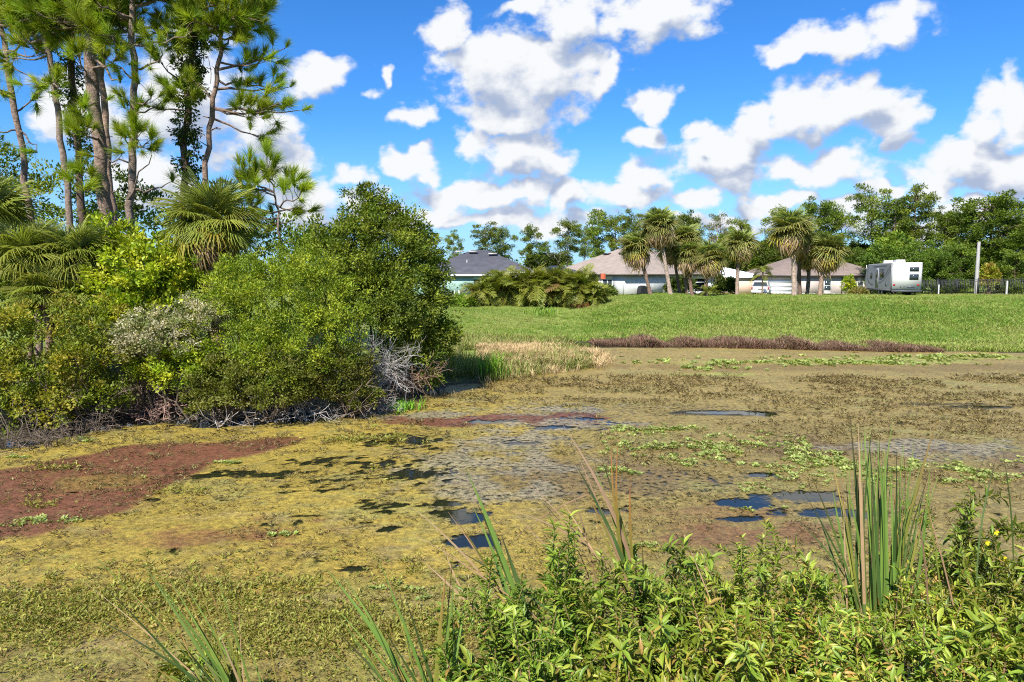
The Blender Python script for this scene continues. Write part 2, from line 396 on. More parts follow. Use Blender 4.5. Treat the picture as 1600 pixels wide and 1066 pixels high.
# red fern mats
put(poly_in(ax, ay, [(-260, 790), (-60, 742), (80, 722), (200, 697), (330, 690), (490, 684), (430, 706), (330, 726), (275, 752), (250, 775), (150, 812), (60, 838), (0, 850), (-200, 880)], 41, .75, .6) + .12, redm, .96, .3)
put(poly_in(ax, ay, [(40, 745), (170, 735), (240, 745), (200, 765), (90, 772)], 42, 1.6, .5), ochre * .7, .45, .5)
put(blob(ax, ay, 790, 655, 3.0, .85, 44, .9, .9), redm, .95, .3)
put(blob(ax, ay, 690, 660, 1.6, .6, 45, .9, .8), redm, .9, .3)
put(blob(ax, ay, 380, 835, 1.6, .5, 46, 1.5, .35), redm * 1.2, .55, .6)
put(blob(ax, ay, 250, 838, 1.2, .4, 47, 1.5, .35), redm * 1.2, .5, .6)
put(blob(ax, ay, 1130, 800, 2.0, .8, 48, 1.3, .7), redm * 1.1, .35, .6)
put(blob(ax, ay, 1180, 835, 1.5, .5, 49, 1.3, .5), redm, .6, .5)
put(blob(ax, ay, 1400, 705, 3.2, 1.3, 50, 1.3, 1.2), (.16, .10, .075), .6, .6)
put(blob(ax, ay, 950, 745, 3.2, 1.5, 51, 1.3, .9), (.17, .115, .07), .6, .6)
# far edge: brown and lime bands
put(blob(ax, ay, 1300, 575, 13, 1.6, 52, 1.0, 2.0), (.22, .155, .055), .8, .5)
put(blob(ax, ay, 1260, 566, 8, 1.0, 53, 1.1, 1.6), lime, .7, .5)
put(blob(ax, ay, 1530, 560, 8, .8, 54, 1.0, 1.4), lime * .9, .8, .5)
put(blob(ax, ay, 1120, 586, 1.8, .5, 55, 1.0, .8), lime, .8, .4)
put(blob(ax, ay, 800, 600, 5, 1.6, 56, 1.0, 1.5), (.30, .22, .075), .7, .5)
# pale grey film, cloud reflections on the water put into its colour
for (px, py, rx, ry, s) in ((760, 735, 1.9, 2.0, 61), (800, 690, 2.0, 1.2, 62), (900, 662, 2.2, .7, 63), (690, 650, 1.6, .5, 64), (860, 640, 2.5, .8, 65), (720, 810, .6, .5, 66), (1430, 700, 2.5, .8, 67)):
    put(blob(ax, ay, px, py, rx, ry, s, 1.3, .6), grey * 1.05, .8, .6)
put(blob(ax, ay, 1125, 646, 1.9, .42, 68, .5, .7), dark, .95, .25)
put(blob(ax, ay, 1540, 637, 1.2, .25, 69, .8, .7), dark, .9, .25)
put(blob(ax, ay, 1450, 632, 1.5, .25, 70, .8, .7), dark, .7, .3)
# open water: where the mat is torn
openw = np.full(ax.shape, -1.0)
THIN = {99, 100, 101, 102, 103, 104, 89, 90, 94, 95, 96, 97}
for (px, py, rx, ry, s, rg, sz) in ((725, 808, .62, .42, 81, .8, .35), (745, 848, .5, .3, 82, 1.0, .3), (690, 790, .4, .2, 83, 1, .3), (1160, 788, .62, .32, 84, .6, .4), (1150, 812, .45, .16, 85, .6, .4),
      (1250, 776, .9, .45, 86, .7, .4), (1290, 802, .9, .3, 87, .8, .4), (1190, 743, .35, .2, 88, .8, .4), (600, 790, .75, .45, 89, 1.2, .28), (612, 826, .55, .35, 90, 1.2, .28), (560, 890, .3, .12, 91, 1, .3),
      (1190, 648, .55, .38, 92, .7, .5), (1130, 645, 1.5, .25, 93, .7, .6), (800, 690, .9, .5, 94, 1.4, .3), (930, 655, 1.2, .35, 95, 1.3, .5), (860, 668, 1.0, .4, 96, 1.3, .4), (760, 660, 1.3, .3, 97, 1.2, .5), (950, 800, .35, .12, 98, 1, .3),
      (400, 742, 1.7, .32, 99, 1.5, .35), (640, 690, 1.2, .8, 100, 1.7, .22), (580, 725, 1.2, .5, 101, 1.7, .22), (500, 722, 1.4, .3, 102, 1.7, .25), (330, 745, 1.0, .25, 103, 1.5, .3), (660, 740, .8, .8, 104, 1.6, .25), (1530, 636, .9, .2, 105, .8, .6)):
    openw = np.maximum(openw, blob(ax, ay, px, py, rx, ry, s, rg, sz) - (.52 if s in THIN else 0))
for (px, py, rx, ry, s) in ((760, 735, 2.0, 2.1, 61), (800, 690, 2.2, 1.3, 62), (900, 662, 2.4, .8, 63), (690, 650, 1.8, .6, 64), (860, 640, 2.8, .9, 65), (1430, 700, 2.5, .8, 67), (1040, 640, 3, .8, 68), (1000, 760, 1.6, .8, 69)):
    openw = np.maximum(openw, np.clip(blob(ax, ay, px, py, rx, ry, s, 1.3, .6) * .35, -1, .045))
# thin torn leads between the mats
lead = .035 - np.abs(fbm(ax * .8 + .6 * w1, ay * 1.5, 111, 4) - .5)
leadw = np.clip(1 - np.abs(ax + 3.2) / 2.9, 0, 1) * sstep(9, 11, ay) * (1 - sstep(16, 19, ay))
openw = np.maximum(openw, (lead * 9 * leadw - .06) * 2)
openw = np.maximum(openw, sstep(-.9, -.15, ad + (w2 - .5) * 1.2) * 1.4 * sstep(-4.5, -6.5, ax) * sstep(10, 12, ay) - .5)
openw = np.maximum(openw, (w2 - .74) * 2.5)
mb = MB()
az_ = .012 + .03 * (w2 - .4) + .02 * (w1 - .5)
keep = (ad < .5)
Fq = grid_faces(len(mx_), len(my_)); kq = keep.ravel()[Fq].all(1)
mb.add(np.stack([ax, ay, np.maximum(az_, .006)], -1), Fq[kq], colr.reshape(-1, 3))
me = mb.mesh('algae_mat', None, True)
at_ = me.attributes.new('open', 'FLOAT', 'POINT'); at_.data.foreach_set('value', openw.astype(np.float32).ravel())
ma = bpy.data.materials.new('algae'); ma.use_nodes = True; t = ma.node_tree; b = t.nodes['Principled BSDF']; out = t.nodes['Material Output']
a1 = t.nodes.new('ShaderNodeAttribute'); a1.attribute_name = 'tint'; a2 = t.nodes.new('ShaderNodeAttribute'); a2.attribute_name = 'open'
co = t.nodes.new('ShaderNodeTexCoord').outputs['Object']
fa = node_noise(t, co, 9, 6, .7); fb_ = node_noise(t, co, 46, 3, .7)
g = node_math(t, 'MULTIPLY', node_map(t, fa, .3, .7, .42, 1.5, False), node_map(t, fb_, .3, .7, .5, 1.45, False))
cs = node_mix(t, 1.0, node_mix(t, 1.0, a1.outputs['Color'], (.82, .78, .60), 'MULTIPLY'), g, 'MULTIPLY')
hue = node_noise(t, co, 3.5, 5, .65)
cs = node_mix(t, node_map(t, hue, .55, .75, 0, .38), cs, (.30, .33, .10))
cs = node_mix(t, node_map(t, hue, .42, .28, 0, .35), cs, (.17, .085, .05))
t.links.new(cs, b.inputs['Base Color']); b.inputs['Roughness'].default_value = .55; b.inputs['Specular IOR Level'].default_value = .35
bn = t.nodes.new('ShaderNodeBump'); bn.inputs['Strength'].default_value = .9; bn.inputs['Distance'].default_value = .035
t.links.new(node_math(t, 'ADD', fa, node_math(t, 'MULTIPLY', fb_, .5)), bn.inputs['Height']); t.links.new(bn.outputs[0], b.inputs['Normal'])
oo = node_math(t, 'ADD', a2.outputs['Fac'], node_math(t, 'MULTIPLY', node_math(t, 'SUBTRACT', node_noise(t, co, 7, 7, .72), .5), 1.5))
al = node_map(t, oo, -.02, .26, 0, 1)
tr = t.nodes.new('ShaderNodeBsdfTransparent'); mxs = t.nodes.new('ShaderNodeMixShader')
t.links.new(al, mxs.inputs[0]); t.links.new(b.outputs[0], mxs.inputs[1]); t.links.new(tr.outputs[0], mxs.inputs[2]); t.links.new(mxs.outputs[0], out.inputs[0])
me.materials.append(ma)
stuff(link('algae_mat', me))
def open_at(x, y):                                # nearest grid value, to keep plants off open water
    i = np.clip(np.searchsorted(mx_, x), 0, len(mx_) - 1); j = np.clip(np.searchsorted(my_, y), 0, len(my_) - 1)
    return openw[j, i]
# ------------------------------------------------------------------ shrubs of the left bank
def twigs(mb, rng, p0, d0, L, r, depth, tint, bend=.5, nseg=5, kids=3):
    p = np.array(p0, float); d = norm(np.array(d0, float)); pts = [p.copy()]
    for i in range(nseg):
        d = norm(d + rng.normal(size=3) * bend * .4); p = p + d * L / nseg; pts.append(p.copy())
    tube(mb, pts, np.linspace(r, r * .45, nseg + 1), 4 if depth else 3, np.array(tint) * rng.uniform(.75, 1.2))
    if depth:
        for k in range(kids):
            q = pts[rng.randint(1, nseg + 1)]
            twigs(mb, rng, q, d + rng.normal(size=3) * .75, L * rng.uniform(.4, .75), r * .55, depth - 1, tint, bend, nseg, kids)
def crown(mb, rng, lobes, nclump, per, rc, lsize, cols, spread=1.0, zmin=-.55, up=.35, ground=None):
    """leaf clumps on and under the surface of ellipsoid lobes [(centre, radii)]"""
    area = np.array([r[0] * r[2] + r[1] * r[2] + r[0] * r[1] for c, r in lobes]); area = area / area.sum()
    cols = np.asarray(cols, float)
    nclump, per, rc = (int(nclump * .60), int(per * 1.6), rc * 1.28) if nclump > 100 else (nclump, per, rc)
    for (c, r), a in zip(lobes, area):
        n = max(3, int(nclump * a))
        d = randdir(rng, n * 3); d = d[d[:, 2] > zmin][:n]
        rad = np.where(rng.rand(len(d)) < .72, rng.uniform(.74, 1.16, len(d)), rng.uniform(.45, .85, len(d)))
        rad = np.where(rng.rand(len(d)) < .09, rng.uniform(1.12, 1.32, len(d)), rad)
        rad = rad * (1 + .16 * np.sin(d[:, 0] * 5.1 + c[0] * 3) * np.cos(d[:, 2] * 4.7 + c[2] * 5))
        cc = c + d * r * rad[:, None]
        if ground is not None: cc = cc[cc[:, 2] > ground]; d = d[:len(cc)]
        m = len(cc); k = per
        tintc = cols[rng.randint(0, len(cols), m)] * rng.uniform(.8, 1.2, (m, 1))
        rcl = rc * rng.uniform(.5, 1.3, m)
        off = randdir(rng, m * k) * (rng.rand(m * k, 1) ** .45)
        off[:, 2] *= .75
        pos = np.repeat(cc, k, 0) + off * np.repeat(rcl, k)[:, None]
        outw = norm((np.repeat(cc, k, 0) - c) / r)
        D = norm(off * .8 + outw * .55 + rng.normal(size=(m * k, 3)) * .45 + np.array((0, 0, up)))
        N = norm(outw * .5 + off * .3 + rng.normal(size=(m * k, 3)) * .5 + np.array((0, 0, .7)))
        L = lsize[0] * rng.uniform(.65, 1.3, m * k); W = lsize[1] * rng.uniform(.7, 1.25, m * k)
        T = np.repeat(tintc, k, 0) * rng.uniform(.7, 1.3, (m * k, 1))
        scatter(mb, LEAF_V, LEAF_F, pos, D, N, np.stack([W, L, L], 1), T)
def E(px, py, Y, rx, ry, rdepth=None):
    c = at(px, py, Y); s = Y / F
    return c, np.array((rx * s, rdepth or (rx * s * .8), ry * s))
def shrub(label, cat, lobes, nclump, per, rc, lsize, cols, seed, name='shrub', group=None, stems=7, stem_col=(.16, .12, .09), matn='leaf', up=.35, zmin=-.55, extra=None):
    rng = R(seed)
    c0 = np.mean([c for c, r in lobes], 0); base = np.array((c0[0], c0[1] + .3, gz_at(c0[0], c0[1] + .3)))
    o = thing(name, label, cat, base, 0, group)
    L2 = [(c - base, r) for c, r in lobes]
    f = MB(); crown(f, rng, L2, nclump, per, rc, lsize, cols, up=up, zmin=zmin, ground=.05); f.build('foliage', M[matn], o)
    s = MB()
    for i in range(stems):
        c, r = L2[rng.randint(len(L2))]
        tgt = c + randdir(rng, 1)[0] * r * .7
        b0 = np.array((tgt[0] * .45 + rng.normal() * .15, tgt[1] * .45, -.1))
        mid = (b0 + tgt) / 2 + rng.normal(size=3) * .25
        tube(s, [b0, mid, tgt], [.05, .035, .012], 5, stem_col)
        for k in range(3): twigs(s, rng, mid, tgt - mid + rng.normal(size=3) * .6, .9, .018, 1, stem_col)
    stuff(s.build('stems', M['twig'], o))
    if extra: extra(o, base, rng)
    return o
OLIVE = [(.135, .150, .020), (.11, .145, .018), (.175, .165, .026), (.090, .12, .016)]; OLIVE = [tuple(1.30 * q for q in w) for w in OLIVE]
LIME = [(.25, .31, .026), (.20, .28, .022), (.31, .34, .034), (.14, .21, .02)]
MID = [(.135, .175, .017), (.110, .155, .016), (.165, .20, .02), (.09, .135, .015)]; MID = [tuple(1.37 * q for q in w) for w in MID]
DEEP = [(.085, .130, .017), (.068, .108, .015), (.115, .155, .018), (.15, .185, .025)]; DEEP = [tuple(1.18 * q for q in w) for w in DEEP]
DARK = [(.040, .065, .012), (.032, .055, .010), (.055, .085, .014)]
WHITE = [(.36, .34, .28), (.40, .38, .32), (.30, .29, .24), (.20, .22, .13), (.15, .19, .08)]

shrub('dark olive wax myrtle hanging over the water at the left end of the pond', 'shrub',
      [E(55, 565, 17.6, 80, 95), E(125, 600, 17.8, 60, 78), E(15, 620, 17.2, 60, 60), E(150, 530, 18.4, 48, 62), E(-60, 580, 17.4, 80, 110), E(60, 640, 17.0, 60, 40), E(160, 625, 17.8, 45, 36)],
      1000, 34, .20, (.10, .05), OLIVE, 101, stems=14)
shrub('lime green vine-covered shrub between the palmettos and the large cabbage palm', 'shrub',
      [E(222, 425, 21.0, 82, 62), E(165, 395, 21.4, 45, 36), E(295, 440, 21.2, 48, 50), E(230, 480, 20.6, 70, 45), E(190, 460, 20.4, 50, 50)],
      620, 32, .20, (.15, .09), LIME, 102, stems=8)
def fluff(o, base, rng):
    f = MB()
    crown(f, rng, [(c - base, r * .98) for c, r in (E(245, 528, 18.3, 62, 36), E(312, 500, 18.6, 36, 34), E(215, 548, 18.2, 34, 22))], 420, 30, .13, (.055, .045), WHITE)
    stuff(f.build('blossom', M['leaf'], o))
shrub('saltbush covered in dull white flower fluff in the middle of the thicket', 'shrub',
      [E(245, 530, 18.5, 60, 34), E(312, 502, 18.8, 36, 34), E(210, 524, 18.6, 34, 30)], 200, 26, .2, (.09, .05), [(.12, .14, .05), (.16, .17, .08)], 103, extra=fluff)
shrub('round mid green bush of fine leaves in front of the tall dark tree', 'shrub',
      [E(430, 478, 19.4, 108, 84), E(375, 545, 18.9, 66, 84), E(500, 540, 19.2, 68, 90), E(430, 570, 18.6, 80, 66), E(480, 440, 19.8, 60, 50), E(370, 455, 19.4, 52, 44)],
      1700, 32, .17, (.085, .036), MID, 104, stems=14)
tall = shrub('tall dense dark green tree at the right end of the thicket', 'tree',
      [E(598, 395, 22.6, 78, 62), E(640, 485, 22.4, 56, 100), E(535, 430, 22.2, 70, 74), E(575, 340, 22.8, 32, 40), E(626, 358, 22.8, 34, 28), E(505, 392, 22.4, 36, 24), E(590, 480, 21.6, 76, 80), E(574, 316, 22.9, 20, 26), E(612, 338, 22.9, 18, 20), E(545, 362, 22.6, 22, 26), E(660, 385, 22.7, 20, 24), E(682, 470, 22.5, 18, 44), E(478, 385, 22.0, 18, 14), E(655, 430, 22.6, 34, 50), E(640, 560, 22.2, 50, 44)],
      1700, 34, .22, (.11, .055), [tuple(.82 * q for q in w) for w in DEEP], 105, name='broadleaf_tree', stems=14, up=.2)
shrub('low bright lime bush above the bare brown root tangle', 'shrub',
      [E(285, 580, 18.4, 52, 34), E(235, 575, 18.7, 36, 28), E(325, 560, 18.6, 34, 30)], 260, 30, .17, (.10, .06), LIME, 106, stems=5)
shrub('low grey green bush at the waterline under the round bush', 'shrub',
      [E(345, 605, 18.0, 44, 46), E(415, 605, 17.9, 58, 50), E(325, 630, 17.8, 30, 26)], 460, 30, .16, (.085, .04), [(.105, .125, .02), (.13, .14, .035), (.08, .1, .016)], 107, stems=8)
shrub('low olive bush leaning over grey dead branches right of the round bush', 'shrub',
      [E(530, 590, 19.0, 56, 50), E(490, 600, 18.6, 44, 44), E(565, 625, 18.8, 30, 26)], 430, 30, .16, (.085, .04), [(.10, .115, .018), (.075, .095, .014), (.13, .13, .03)], 108, stems=8)
shrub('small bright leafed bush at the foot of the tall dark tree', 'shrub',
      [E(685, 545, 22.6, 24, 34), E(665, 590, 22.2, 20, 18), E(690, 520, 22.8, 20, 20)], 150, 28, .18, (.12, .06), [(.075, .125, .014), (.10, .15, .016)], 109, stems=4)
shrub('half hidden green bush behind the white saltbush', 'shrub',
      [E(330, 420, 22.5, 60, 70), E(100, 480, 21.5, 90, 70), E(20, 470, 21.5, 70, 80)], 520, 30, .24, (.13, .07), DEEP, 110, stems=5)
shrub('dark vine thicket at the foot of the tall pines', 'shrub',
      [E(90, 330, 29, 120, 60), E(-40, 300, 29, 90, 80), E(230, 340, 30, 80, 40), E(420, 375, 27, 70, 34), E(330, 345, 29.5, 70, 40), E(480, 380, 28, 60, 24)], 520, 30, .34, (.17, .09), DEEP + DARK, 111, stems=5)

# bare and dead wood along the waterline
def dead(label, spots, seed, tint, L, r, n, name='dead_bush', cat='dead bush', lean=(0, 0, 1), depth=2, bend=.6, group=None):
    rng = R(seed); c = np.mean(spots, 0); base = np.array((c[0], c[1], 0.0))
    mb = MB()
    for i in range(n):
        s = np.array(spots[rng.randint(len(spots))]) - base + rng.normal(size=3) * np.array((.22, .2, .05))
        d = np.array(lean) + rng.normal(size=3) * .75
        twigs(mb, rng, s, d, L * rng.uniform(.6, 1.2), r, depth, tint, bend)
    o = mb.build(name, M['twig']); o.location = base
    return tag(o, label, cat, group)
GREY = (.46, .42, .39); BRN = (.27, .17, .14); DGR = (.15, .115, .09)
dead('silvery bare dead bush in front of the tall dark tree', [at(590, 590, 20.2), at(560, 570, 20.2), at(610, 570, 20.4)], 201, (.34, .32, .30), .95, .014, 80, lean=(-.1, -.5, .35))
dead('reddish brown bare root tangle under the lime bush', [gz(220, 655), gz(250, 652), gz(280, 650), gz(205, 652), gz(265, 630, .4)], 202, BRN, 1.0, .022, 75, name='root_tangle', cat='roots', lean=(0, -.25, .7), bend=.9)
dead('grey twiggy dead branches below the round bush', [gz(460, 652), gz(490, 650), gz(440, 650), gz(475, 620, .5)], 203, GREY, .95, .015, 85, lean=(0, -.25, .75))
dead('grey dead brush at the right end of the waterline under the olive bush', [gz(560, 648), gz(590, 645), gz(535, 650)], 204, (.36, .33, .30), .7, .013, 70, lean=(.1, -.25, .7))
dead('fallen forked pale branch lying at the water edge', [gz(345, 664), gz(385, 660)], 205, GREY, 1.6, .022, 7, name='fallen_branch', cat='branch', lean=(.9, -.1, .25), bend=.3)
dead('dark drooping dead brush at the left end of the waterline', [gz(20, 700), gz(60, 690), gz(-20, 698)], 206, DGR, .7, .012, 40, lean=(0, -.35, .5))
dead('dead brush hanging in the water beside the brown root tangle', [gz(120, 682), gz(85, 700), gz(165, 668), gz(150, 672)], 207, DGR, .75, .012, 55, lean=(0, -.3, .5))
dead('grey dead twigs between the root tangle and the low grey green bush', [gz(340, 655), gz(375, 655), gz(410, 655)], 208, (.34, .30, .28), .75, .013, 80, lean=(0, -.2, .8))
dead('brown dried fern heap at the foot of the small bright bush', [at(640, 595, 21.6), at(665, 590, 21.6), at(620, 600, 21.4)], 209, (.26, .17, .12), .6, .012, 90, name='dead_ferns', cat='dead fern', lean=(.1, -.4, .6), depth=1)

# ------------------------------------------------------------------ slash pines of the left group
def tuft_mesh(seed, n=165, L=.33, w=.0095, cols=((.16, .22, .016), (.205, .26, .02), (.12, .18, .014)), spread=1.05):
    rng = R(seed); mb = MB()
    th = rng.uniform(0, 2 * pi, n); ph = np.abs(rng.normal(size=n)) * .62 * spread
    D = np.stack([np.sin(ph) * np.cos(th), np.cos(ph), np.sin(ph) * np.sin(th)], 1)
    pos = np.stack([rng.normal(size=n) * .012, rng.uniform(-.10, .06, n), rng.normal(size=n) * .012], 1)
    TV = np.array([(-.5, 0, 0), (.5, 0, 0), (.25, .6, -.01), (-.25, .6, -.01), (0, 1, -.05)])
    N = randdir(rng, n); ln = L * rng.uniform(.75, 1.15, n); c = np.array(cols)[rng.randint(0, len(cols), n)] * rng.uniform(.8, 1.2, (n, 1))
    scatter(mb, TV, np.array([(0, 1, 2), (0, 2, 3), (3, 2, 4)]), pos, D, N, np.stack([np.full(n, w), ln, ln], 1), c)
    return mb.mesh('needle_tuft', M['needle'])
TUFTS = [tuft_mesh(i) for i in range(4)]
def rot_to(d, roll=0):
    q = Vector(d).to_track_quat('Y', 'Z'); return (q @ Matrix.Rotation(roll, 3, 'Y').to_quaternion()).to_euler()
def pine(label, pts, r0, r1, limbs, seed, Y, bark=(1, 1, 1), group='slash pines of the left grove', vine=0):
    """pts: trunk in picture places at depth Y; limbs: (px, py of the fork, px, py of the end, depth offset of the end, tufts)"""
    rng = R(seed); P = np.array([at(px, py, Y) for px, py in pts])
    base = np.array((P[0][0], P[0][1], gz_at(P[0][0], P[0][1]) - .1))
    o = thing('slash_pine', label, 'pine tree', base, 0, group)
    P = np.concatenate([[base], P]) - base
    Q = []
    for a, b in zip(P[:-1], P[1:]):
        for tt in np.linspace(0, 1, 5)[:-1]: Q.append(a * (1 - tt) + b * tt + np.append(rng.normal(size=2) * .035, 0))
    Q.append(P[-1]); Q = np.array(Q); Q[0] = P[0]
    mb = MB(); tube(mb, Q, np.linspace(r0, r1, len(Q)) * .74, 10, bark, .16, rng)
    for k in range(5):
        h = Q[rng.randint(3, len(Q) - 2)]; a = rng.uniform(0, 2 * pi)
        tube(mb, [h, h + np.array((cos(a), sin(a), .25)) * rng.uniform(.2, .55)], [.03, .012], 4, bark)
    mb.build('trunk', M['bark'], o, True)
    zt = Q[:, 2]
    for lb in limbs:
        (fx, fy, ex, ey, dy, nt) = lb
        a = at(fx, fy, Y) - base; b = at(ex, ey, Y + dy) - base
        i = np.argmin(np.abs(zt - a[2])); a = Q[i]
        m = (a + b) / 2 + np.append(rng.normal(size=2) * .12, -.10 * np.linalg.norm(b - a) * rng.uniform(.3, 1.6))
        tt = np.linspace(0, 1, 7)[:, None]; C = (1 - tt) ** 2 * a + 2 * tt * (1 - tt) * m + tt ** 2 * b
        C = C + rng.normal(size=C.shape) * .045; C[0] = a
        lm = MB(); L = np.linalg.norm(b - a); rr = min(.065, .02 + .014 * L)
        tube(lm, C, np.linspace(rr, .012, 7), 5, np.array(bark) * .85)
        ends = []
        for k in range(nt):
            f = rng.uniform(.42, 1.0) if nt > 1 else 1.0
            if k == 0: f = 1.0
            p = C[min(6, int(f * 6))]; d = norm(C[-1] - C[-3])
            d2 = norm(d * .7 + rng.normal(size=3) * .6 + np.array((0, 0, .35)))
            ll = rng.uniform(.15, .75) if k else .12
            e = p + d2 * ll
            tube(lm, [p, (p + e) / 2 + rng.normal(size=3) * .04, e], [.014, .011, .008], 3, np.array(bark) * .8)
            ends.append((e, norm(d2 + np.array((0, 0, .3)))))
        lo = lm.build('limb', M['bark'], o)
        for e, d2 in ends:
            s = rng.uniform(.9, 1.6)
            link('needle_tuft', TUFTS[rng.randint(4)], o, e, rot_to(d2, rng.uniform(0, 6)), (s, s, s))
    if vine:
        lobes = [(Q[int(f * (len(Q) - 1))] + np.append(rng.normal(size=2) * .1, 0), np.array((.42, .42, .6)) * rng.uniform(.7, 1.2)) for f in np.linspace(.35, .97, 9)]
        f = MB(); crown(f, rng, lobes, 130 * vine, 22, .17, (.12, .07), DARK, up=-.3, zmin=-1)
        for k in range(26):
            q = Q[rng.randint(len(Q) // 2, len(Q))]; h = q + np.append(rng.normal(size=2) * .45, 0)
            tube(f, [h, h + np.array((rng.normal() * .06, 0, -.5)), h + np.array((rng.normal() * .1, 0, -rng.uniform(.7, 1.3)))], .012, 3, (.05, .05, .03))
        stuff(f.build('vines', M['leaf'], o))
    return o
def rl(rng, trunk, y0, y1, n, ln, tufts):
    """limbs at random heights between picture rows y0 and y1 of a trunk"""
    out = []; pts = np.array(trunk, float)
    for i in range(n):
        y = rng.uniform(y0, y1); x = np.interp(-y, -pts[:, 1], pts[:, 0])
        s = rng.choice((-1, 1)); l = rng.uniform(*ln)
        out.append((x, y + 12, x + s * l, y + rng.uniform(-30, 12), rng.uniform(-2.2, 2.2), rng.randint(*tufts)))
    return out
rp = R(7)
tA = [(46, 330), (33, 230), (14, 120), (2, 40), (-6, -60)]
pine('leftmost slash pine, a thin trunk leaning out of the frame', tA, .17, .11,
     [(20, 150, -30, 130, .5, 4), (28, 200, 60, 230, -1, 2), (14, 110, 60, 125, 0, 2)] + rl(rp, tA, 40, 210, 7, (30, 80), (4, 7)) + rl(rp, tA, -60, 40, 16, (30, 90), (8, 13)), 301, 25.5, (1.0, .95, .95))
tB = [(110, 340), (100, 240), (88, 150), (72, 62), (62, -30), (55, -90)]
pine('slender bare slash pine between the leaning one and the vine-clad dark trunk', tB, .16, .10,
     [(75, 75, 30, 60, -1, 5), (84, 120, 60, 135, -1, 5), (92, 118, 85, 128, -1.5, 6), (78, 80, 10, 92, 0, 2)] + rl(rp, tB, 20, 70, 6, (25, 70), (4, 7)) + rl(rp, tB, -80, 45, 18, (30, 95), (8, 13)), 302, 24.5)
tC = [(128, 335), (122, 240), (115, 150), (110, 60), (106, -40), (104, -90)]
pine('dark vine-clad slash pine just left of the thickest trunk', tC, .20, .13,
     rl(rp, tC, -80, 60, 18, (35, 100), (8, 13)), 303, 27.0, (.6, .55, .5), vine=2)
tD = [(166, 350), (158, 270), (149, 160), (141, 60), (136, -30), (134, -90)]
pine('thickest slash pine with a broad ridged trunk in the middle of the grove', tD, .33, .23,
     [(150, 170, 125, 175, -1.8, 5), (150, 130, 118, 80, -1.5, 6), (152, 190, 110, 215, -2, 7), (155, 215, 125, 205, -2, 6), (158, 260, 115, 285, -1.5, 6), (162, 300, 130, 300, -2, 6), (140, 90, 190, 130, -1.5, 1), (150, 120, 190, 90, -1, 4)] + rl(rp, tD, -80, 50, 20, (40, 120), (8, 13)), 304, 24.0, (1.05, 1, .98))
tD2 = [(176, 345), (168, 260), (160, 150), (154, 40), (150, -60)]
pine('pale slash pine close behind the thickest trunk', tD2, .19, .13, rl(rp, tD2, -60, 50, 9, (40, 100), (4, 7)), 305, 25.5, (1.3, 1.2, 1.15))
tE = [(201, 345), (206, 250), (210, 160), (208, 90), (206, 10), (205, -80)]
pine('straight slash pine with a low curved side branch right of the thickest trunk', tE, .19, .11,
     [(205, 310, 238, 240, -.5, 0), (206, 300, 272, 285, -.5, 1), (208, 215, 190, 150, -1, 7), (209, 160, 240, 150, -1.5, 3), (210, 110, 250, 75, -1, 6), (208, 220, 215, 205, -2, 9), (208, 235, 235, 222, -1.5, 9), (208, 225, 190, 210, -1, 5),
      (210, 120, 160, 85, -.5, 5), (209, 180, 258, 155, .3, 2), (208, 80, 170, 60, -1, 6), (207, 240, 150, 245, 0, 1)] + rl(rp, tE, -70, 70, 22, (40, 130), (8, 13)), 306, 23.5)
tF = [(286, 340), (289, 250), (293, 150), (297, 70), (300, -10), (302, -80)]
pine('slash pine wrapped in dark hanging vines beside the big cabbage palm', tF, .19, .10,
     [(293, 150, 268, 145, -1.8, 8), (293, 150, 290, 138, -2, 8), (294, 130, 240, 85, -.5, 4), (295, 110, 260, 60, -.5, 7), (297, 80, 345, 70, -.5, 6), (291, 170, 235, 165, -.4, 3)] + rl(rp, tF, -70, 80, 24, (40, 125), (8, 13)), 307, 25.0, (.65, .6, .55), vine=3)
tG = [(318, 330), (324, 230), (333, 170), (341, 110), (345, 60), (350, -10), (352, -80)]
pine('rightmost slash pine with long open branches reaching out over the thicket', tG, .14, .075,
     [(335, 165, 400, 180, -.4, 8), (333, 170, 440, 165, -.4, 9), (333, 175, 470, 172, -.2, 8), (340, 130, 430, 130, .3, 9), (342, 110, 445, 75, .2, 8), (343, 100, 410, 95, -.3, 8), (338, 140, 450, 140, .5, 8), (345, 60, 395, 45, 0, 9), (330, 185, 410, 215, .4, 5), (338, 150, 300, 120, 0, 4), (346, 40, 405, 20, .5, 9), (345, 60, 300, 30, 0, 7), (333, 195, 345, 200, -.3, 0)]
     + rl(rp, tG, -70, 75, 24, (25, 70), (8, 13)), 308, 24.5, (1.05, .95, .9))
tH = [(436, 372), (434, 330), (428, 290), (424, 272)]
pine('young pine top rising right of the big cabbage palm', tH, .06, .025,
     [(432, 320, 470, 300, -.5, 7), (430, 310, 395, 290, -.6, 8), (428, 295, 460, 280, .3, 7), (433, 335, 390, 320, -.5, 8), (428, 290, 420, 265, 0, 7), (432, 325, 465, 335, .3, 5), (434, 345, 410, 345, -.4, 6), (428, 300, 380, 265, -.6, 6), (430, 300, 360, 285, -.5, 7)], 309, 22.5)

